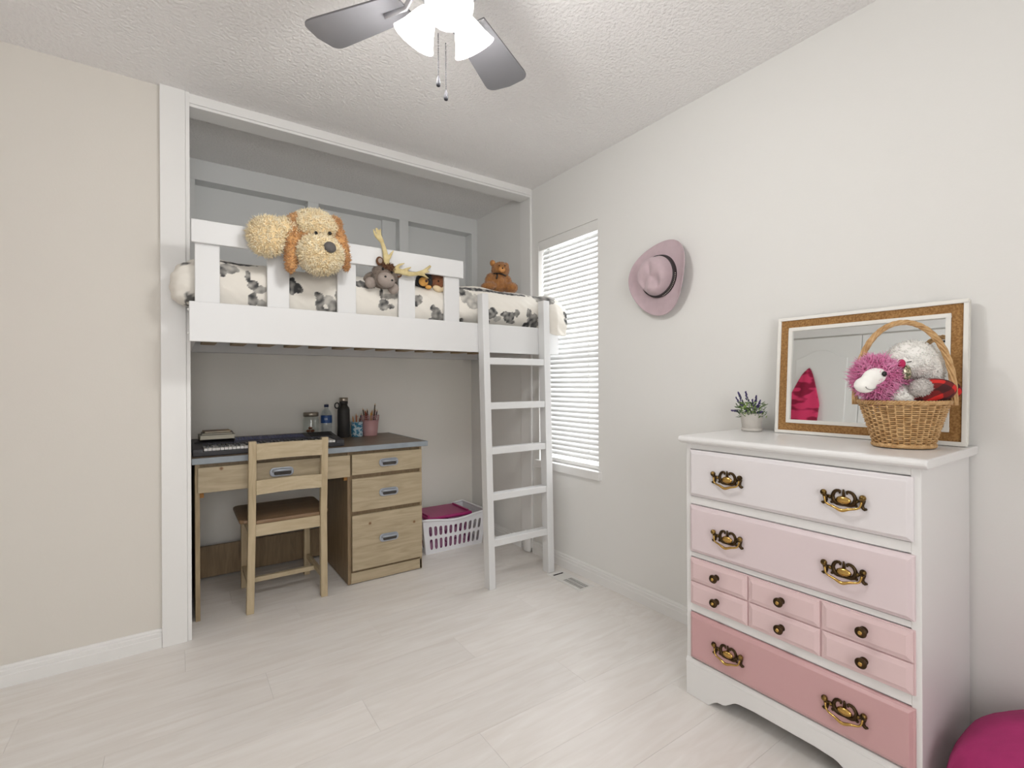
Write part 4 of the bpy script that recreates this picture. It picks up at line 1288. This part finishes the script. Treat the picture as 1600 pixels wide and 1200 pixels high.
# ------------------------------------------------------------------ wicker basket and soft toys
bc = Vector((-.212, -2.082, ZT))
e1, e2 = Vector((math.cos(-.62), math.sin(-.62), 0)), Vector((math.cos(.95), math.sin(.95), 0))
wkb = thing('wicker_basket', bc, 'honey-coloured wicker basket with tall handle on the dresser', 'basket')
WKR = mat('honey_wicker', (212, 174, 124), .55, col2=(182, 140, 90), vscale=60)
WKD = mat('wicker_shade', (92, 62, 36), .8)  # dark brown stands for shade seen between the woven strands
def bk(a, h, off=0):
    f = h / .134
    ra = .072 + .041 * f ** 1.1 + off
    rb = .060 + .030 * f ** 1.1 + off
    return bc + e1 * ra * math.cos(a) + e2 * rb * math.sin(a) + Vector((0, 0, h))
NS = 34
mb = MB()
for rw in range(20):
    h = .014 + rw * .0060
    K = NS * 4
    mb.tube([bk(2 * PI * i / K, h, .0032 * math.cos(NS / 2 * 2 * PI * i / K + PI * (rw % 2))) for i in range(K)], .0025, 6, closed=True)
mb.build('weave', WKR, wkb, smooth=True)
mb = MB()
for k in range(NS):
    a = 2 * PI * (k + .5) / NS
    mb.tube([bk(a, .004), bk(a, .07), bk(a, .132)], .0026, 5)
mb.build('stakes', WKR, wkb, smooth=True)
def braid(h, rad, amp, wr, nm, cyc=26):
    mb = MB()
    for ph in (0, 2 * PI / 3, 4 * PI / 3):
        K = 200
        mb.tube([bk(2 * PI * i / K, h + amp * math.sin(cyc * 2 * PI * i / K + ph), rad + amp * .7 * math.cos(cyc * 2 * PI * i / K + ph)) for i in range(K)], wr, 5, closed=True)
    mb.build(nm, WKR, wkb, smooth=True)
braid(.134, .002, .0035, .0034, 'braided_rim')
braid(.008, .003, .0030, .0034, 'braided_foot')
MB().grid(40, 3, lambda u, v: bk(2 * PI * u, .012 + .116 * -.0052), cu=True).build('gap_backing', WKD, wkb, smooth=True)
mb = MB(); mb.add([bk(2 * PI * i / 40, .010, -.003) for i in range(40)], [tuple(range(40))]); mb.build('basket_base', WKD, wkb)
hdv = (e1 * 1.0 + e2 * -.42).normalized()
mb = MB()
for ph in range(5):
    pts = []
    for i in range(60):
        t = i / 59
        a = PI * t
        r_ = .0048
        tw = 26 * t + ph * 2 * PI / 5
        base = bc - hdv * .118 * math.cos(a) + Vector((0, 0, .125 + .243 * math.sin(a) ** .82))
        rad = (-hdv * math.cos(a) + Vector((0, 0, math.sin(a)))).normalized()
        pts.append(base + rad * r_ * math.cos(tw) + e2 * r_ * math.sin(tw))
    mb.tube(pts, .0037, 6)
mb.build('handle', WKR, wkb, smooth=True)

PKD = mat('pink_backing', (206, 96, 150), .95)
PKF = mat('pink_fur', (250, 164, 208), .95, col2=(222, 112, 166), vscale=30, sheen=.4)
WHF = mat('white_plush', (254, 252, 247), .95, var=.03, vscale=40, sheen=.3)
GYF = mat('grey_plush', (206, 200, 196), .95, var=.06, vscale=40)
def bp(h, d, z): return bc + R0 * h + Vector((F.x, F.y, 0)).normalized() * d + Vector((0, 0, z - ZT))
ll = thing('plush_llama', bp(-.05, -.01, ZT + .06), 'shaggy pink plush llama with white face in the wicker basket', 'soft toy')
e = [(bp(-.092, -.015, 1.148), (.055, .052, .056), None), (bp(-.078, -.012, 1.112), (.036, .034, .04), None), (bp(-.045, .01, 1.130), (.045, .04, .045), None)]
blob(e).build('body', PKD, ll, remesh=.007)
fur(e, 5600, .022, .0021, 51, wild=.6).build('fur', PKF, ll, smooth=True, kind='stuff')
fm = Matrix.Rotation(math.atan2(-F.x, F.y), 3, 'Z')
fc = MB().ell(bp(-.128, -.058, 1.150), (.034, .022, .024), 18, 12, fm @ Matrix.Rotation(-.3, 3, 'Y')).ell(bp(-.152, -.054, 1.126), (.028, .024, .023), 16, 10, fm).build('face', WHF, ll, remesh=.004)
MB().ell(bp(-.117, -.081, 1.157), (.007, .004, .0075), 12, 8, fm).build('eye', EYE, ll, smooth=True)
MB().tube([bp(-.152 + .016 * math.cos(a), -.079, 1.123 + .010 * math.sin(a)) for a in np.linspace(PI * 1.05, PI * 1.95, 10)], .0011, 5).build('smile', mat('grey_thread', (110, 104, 104), .7), ll)
RSP = mat('raspberry_felt', (190, 40, 92), .8)
MB().ell(bp(-.048, -.055, 1.186), (.010, .008, .013), 10, 8, fm).build('ear', RSP, ll, smooth=True)
SEQ = mat('sequin_flower', (196, 184, 160), .3, metal=.5, col2=(90, 96, 70), vscale=160, ramp=(.45, .55))
MB().ell(bp(-.036, -.058, 1.160), (.013, .006, .022), 12, 8, fm).build('ear_flower', SEQ, ll)

wbr = thing('plush_lamb', bp(.05, .0, ZT + .08), 'white fluffy sleeping toy in red and black plaid pyjamas in the basket', 'soft toy')
e = [(bp(.042, .018, 1.200), (.068, .048, .056), fm), (bp(.094, .016, 1.182), (.036, .038, .060), fm), (bp(-.008, -.018, 1.184), (.030, .028, .028), fm)]
blob(e).build('head', WHF, wbr, remesh=.006)
fur(e, 3000, .006, .0015, 61, wild=.3).build('fur', WHF, wbr, smooth=True, kind='stuff')
MB().tube([bp(-.030 + .014 * t, -.050, 1.190 + .003 * t) for t in np.linspace(0, 1, 5)], .0012, 5).build('closed_eye', EYE, wbr)
PLD = bpy.data.materials.new('red_black_plaid'); PLD.use_nodes = True
def plaid(m):
    N, L = m.node_tree.nodes, m.node_tree.links
    b = N['Principled BSDF']; b.inputs['Roughness'].default_value = .95
    tc = N.new('ShaderNodeTexCoord')
    mp = N.new('ShaderNodeMapping'); mp.inputs['Rotation'].default_value = (0, .5, -.6)
    L.new(tc.outputs['Object'], mp.inputs[0])
    outs = []
    for ax in ('X', 'Z'):
        wv = N.new('ShaderNodeTexWave'); wv.bands_direction = ax; wv.inputs['Scale'].default_value = 9; wv.inputs['Distortion'].default_value = .8; wv.inputs['Detail Scale'].default_value = 3
        r = N.new('ShaderNodeValToRGB'); r.color_ramp.elements[0].position = .45; r.color_ramp.elements[1].position = .55
        r.color_ramp.elements[0].color = (.25, .25, .25, 1)
        L.new(mp.outputs[0], wv.inputs['Vector']); L.new(wv.outputs['Fac'], r.inputs[0]); outs.append(r)
    mx = N.new('ShaderNodeMix'); mx.data_type = 'RGBA'; mx.blend_type = 'MULTIPLY'; mx.inputs[0].default_value = 1
    L.new(outs[0].outputs[0], mx.inputs[6]); L.new(outs[1].outputs[0], mx.inputs[7])
    m2 = N.new('ShaderNodeMix'); m2.data_type = 'RGBA'
    L.new(mx.outputs[2], m2.inputs[0]); m2.inputs[6].default_value = (*lin((40, 26, 28)), 1); m2.inputs[7].default_value = (*lin((214, 44, 40)), 1)
    L.new(m2.outputs[2], b.inputs['Base Color'])
plaid(PLD)
e = [(bp(.045, -.045, 1.108), (.066, .040, .036), fm @ Matrix.Rotation(-.12, 3, 'Y')), (bp(.126, -.015, 1.108), (.026, .026, .028), None), (bp(.0, -.055, 1.090), (.04, .028, .02), fm)]
blob(e).build('pyjamas', PLD, wbr, remesh=.005)
e = [(bp(-.018, -.082, 1.118), (.027, .022, .022), fm @ Matrix.Rotation(-.5, 3, 'Y'))]
pw_ = blob(e).build('arm', GYF, wbr, smooth=True)
fur(e, 700, .006, .0012, 63).build('fur', GYF, pw_, smooth=True, kind='stuff')
e = [(bp(-.038, -.046, 1.092), (.034, .028, .030), fm)]
b2 = blob(e).build('foot', WHF, wbr, smooth=True)
fur(e, 900, .007, .0012, 64).build('fur', WHF, b2, smooth=True, kind='stuff')

# ------------------------------------------------------------------ hat on the wall
hat = thing('felt_hat', (-.05, -1.078, 1.47), 'mauve felt cowboy hat with dark band hanging on the right wall', 'hat')
FLT = mat('mauve_felt', (196, 174, 180), .9, var=.05, vscale=30, sheen=.3)
HB = mat('dark_hat_band', (52, 44, 46), .6)
hc = Vector((0, -1.078, 1.648))
rings = [(0, .132), (.02, .132), (.04, .132), (.056, .131), (.068, .127), (.077, .117), (.083, .101), (.088, .080), (.093, .060), (.097, .048),
         (.103, .045), (.115, .046), (.13, .046), (.145, .047), (.158, .05), (.168, .055), (.170, .058)]
NA = 64
def hatpt(i, j):
    r, x = rings[j]
    a = 2 * PI * i / NA
    h, v = math.cos(a), math.sin(a)          # h to photo right (-Y), v up
    if j >= 10:
        k = (r - .1) / .07
        rr_ = r * (1 + .05 * k * math.cos(2 * (a - 1.25)) - .03 * k * math.cos(3 * (a + .4)))
        x += k * k * (.026 * abs(h) ** 2.2 - .030 * max(0, v) ** 2 - .022 * max(0, -v) ** 2)
        hh, vv = rr_ * h * 1.0, rr_ * v * 1.02
    else:
        hh, vv = r * h * 1.0, r * v * (1.06 if v > 0 else 1.0)
        q = 1 if j < 6 else max(0, 1 - (j - 6) / 3)
        x -= q * (.030 * math.exp(-((hh - .034) / .022) ** 2 - ((vv + .035) / .035) ** 2) + .026 * math.exp(-((hh + .038) / .022) ** 2 - ((vv + .035) / .035) ** 2) + .014 * math.exp(-(hh / .014) ** 2 - ((vv - .02) / .05) ** 2))
        if v < 0 and j >= 3: hh *= 1 - .12 * (-v) ** 2 * q
    return Vector((-x, hc.y - hh, hc.z + vv))
mb = MB()
mb.add([hatpt(i, j) for j in range(len(rings)) for i in range(NA)], [(j * NA + i, j * NA + (i + 1) % NA, (j + 1) * NA + (i + 1) % NA, (j + 1) * NA + i) for j in range(len(rings) - 1) for i in range(NA)])
mb.build('hat_shell', FLT, hat, smooth=True, solid=.004, fix=True, subd=1)
mb = MB()
def bandpt(u, v):
    a = 2 * PI * u
    r = .0995 - .0055 * v
    return (-(.050 + .022 * v), hc.y - r * math.cos(a) * 1.0, hc.z + r * math.sin(a) * (1.06 if math.sin(a) > 0 else 1.0))
band = MB().grid(64, 3, bandpt, cu=True).build('hat_band', HB, hat, smooth=True, solid=.003)
BEAD = mat('silver_bead', (210, 204, 196), .25, metal=.8)
mb = MB()
for k in range(16):
    u = .80 + .20 * k / 15
    p = Vector(bandpt(u, .5))
    o_ = (p - Vector((p.x, hc.y, hc.z))).normalized()
    mb.ell(p + o_ * .003, .0022, 6, 5)
mb.build('band_beads', BEAD, band)

# ------------------------------------------------------------------ ceiling fan
FH = Vector((-1.372, -1.425, 0))
fan = thing('ceiling_fan', (FH.x, FH.y, H), 'grey-bladed ceiling fan with frosted lamp shades and pull chains', 'ceiling fan')
FG = mat('fan_blade_grey', (104, 103, 106), .35, var=.06, vscale=5)
FM = mat('fan_metal', (186, 186, 190), .3, metal=.8)
BZ = 2.195
MB().lathe([(.001, H), (.075, H), (.08, H - .03), (.06, H - .06), (.04, H - .065)][::-1], (FH.x, FH.y, 0), 28).build('canopy', FM, fan, smooth=True)
MB().lathe([(.001, 2.19), (.06, 2.19), (.095, 2.215), (.105, 2.26), (.10, 2.32), (.05, 2.375), (.001, 2.375)], (FH.x, FH.y, 0), 32).build('motor_housing', FM, fan, smooth=True)
for k in range(4):
    a = math.radians(33) + k * PI / 2
    d, s = Vector((math.cos(a), math.sin(a), 0)), Vector((-math.sin(a), math.cos(a), 0))
    pts = [(.13, -.052), (.40, -.074)]
    for i in range(1, 8):
        q = -PI / 2 + PI / 2 * i / 8
        pts.append((.412 + .03 * math.cos(q), -.044 + .03 * math.sin(q)))
    pts += [(.449, 0)]
    for i in range(1, 8):
        q = PI / 2 * i / 8
        pts.append((.412 + .03 * math.cos(q), .044 + .03 * math.sin(q)))
    pts += [(.40, .074), (.13, .052)]
    MB().prism(pts, lambda x_, y_, c: FH + d * x_ + s * y_ * 1.0 + Vector((0, 0, BZ + y_ * -.10 + c)), -.003, .003).build('blade', FG, fan, fix=True, bevel=.001)
    MB().tube([FH + d * .08 + Vector((0, 0, 2.25)), FH + d * .13 + Vector((0, 0, BZ - .006)), FH + d * .2 + Vector((0, 0, BZ - .006))], .011, 8, flat=.5).build('blade_arm', FM, fan, smooth=True)
MB().lathe([(.001, 2.125), (.035, 2.125), (.055, 2.14), (.06, 2.17), (.05, 2.19), (.001, 2.195)], (FH.x, FH.y, 0), 28).build('light_fitter', FM, fan, smooth=True)
SHD = bpy.data.materials.new('frosted_shade'); SHD.use_nodes = True
def shade_material(m):
    N, L = m.node_tree.nodes, m.node_tree.links
    b = N['Principled BSDF']; b.inputs['Base Color'].default_value = (.95, .95, .95, 1); b.inputs['Roughness'].default_value = .3
    b.inputs['Emission Color'].default_value = (1, .98, .95, 1); b.inputs['Emission Strength'].default_value = 1.2
    tr, mx = N.new('ShaderNodeBsdfTranslucent'), N.new('ShaderNodeMixShader')
    tr.inputs[0].default_value = (1, 1, 1, 1); mx.inputs[0].default_value = .6
    L.new(b.outputs[0], mx.inputs[1]); L.new(tr.outputs[0], mx.inputs[2]); L.new(mx.outputs[0], N['Material Output'].inputs[0])
shade_material(SHD)
BLB = mat('lit_bulb', (255, 250, 240), .5, emit=6)
for k in range(3):
    a = math.radians(8) + k * 2 * PI / 3
    d = Vector((math.cos(a), math.sin(a), 0))
    ax = (d * .55 + Vector((0, 0, -.84))).normalized()
    q = Vector((0, 0, 1)).rotation_difference(ax).to_matrix()
    neck = FH + d * .052 + Vector((0, 0, 2.155))
    MB().tube([FH + d * .03 + Vector((0, 0, 2.16)), neck + ax * .012], .014, 10).build('lamp_socket', FM, fan, smooth=True)
    sh = MB().lathe([(.020, .0), (.026, .012), (.034, .03), (.044, .055), (.056, .078), (.060, .084)], neck, 28, mtx=q, cap=False).build('lamp_shade', SHD, fan, smooth=True, solid=.003)
    MB().ell(neck + ax * .045, (.020, .020, .026), 14, 10, q).build('bulb', BLB, sh, smooth=True)
    l = bpy.data.lights.new('fan_lamp', 'POINT'); l.energy = 7.6; l.color = (1, .99, .97); l.shadow_soft_size = .05
    lo = bpy.data.objects.new('fan_lamp', l); COL.objects.link(lo); lo.location = neck + ax * .10
CHN = mat('chain_metal', (40, 39, 43), .6, metal=0, spec=.2)
for cx, cy, zb in ((-1.362, -1.357, 1.975), (-1.327, -1.335, 1.958)):
    mb = MB()
    zz = 2.125
    top = Vector((FH.x + (cx - FH.x) * .9, FH.y + (cy - FH.y) * .9, 0))
    while zz > zb + .03:
        mb.ell((cx, cy, zz), .0019, 6, 4)
        zz -= .0052
    c_ = mb.build('pull_chain', CHN, fan)
    MB().lathe([(.001, 0), (.0055, .003), (.0065, .010), (.005, .022), (.002, .030), (.001, .032)], (cx, cy, zb), 12).build('chain_weight', CHN, c_, smooth=True)

# ------------------------------------------------------------------ pink robe on the closet door, pink cushion by the dresser
RB = mat('pink_robe_cloth', (222, 60, 108), .9, col2=(150, 24, 62), vscale=9, stretch=(1, .6, 1.6), ramp=(.44, .50), detail=1)
mb = MB()
def robe(u, v):
    z_ = 1.77 - .66 * v
    wdt = .02 + .125 * min(1, v / .55) ** .75
    a = 2 * PI * u
    fold = 1 + .12 * math.sin(5 * a + 3 * v)
    return (XO + .034 + .006 + .045 * (.3 + .7 * min(1, v * 3)) * (1 + math.cos(a)) * .6 * fold, -.345 - wdt * math.sin(a) * fold + .02 * v, z_ + .02 * math.sin(a))
mb.grid(40, 30, robe, cu=True)
rb = mb.build('robe', RB, smooth=True)
tag(rb, 'hot pink striped robe hanging on the closet door seen in the mirror', 'robe')
CU = mat('magenta_cushion_cloth', (176, 44, 110), .85, var=.08, vscale=20, bump=.1, bscale=60)
mb = MB()
def cush(u, v):
    a, b = u * 2 * PI, (v - .5) * PI
    def sp(t, e): return math.copysign(abs(t) ** e, t)
    x_, y_, z_ = sp(math.cos(b), .7) * sp(math.cos(a), .7), sp(math.cos(b), .7) * sp(math.sin(a), .7), sp(math.sin(b), .9)
    k = 1 + .03 * noise.noise(Vector((x_ * 2, y_ * 2, z_ * 3)))
    return (-.285 + .26 * x_ * k, -2.49 + .28 * y_ * k, .172 + .165 * z_ * k - .05 * y_ * (1 + z_) * .5)
mb.grid(48, 28, cush, cu=True)
cu_ = mb.build('floor_cushion', CU, smooth=True)
tag(cu_, 'magenta floor cushion on the floor past the dresser', 'cushion')
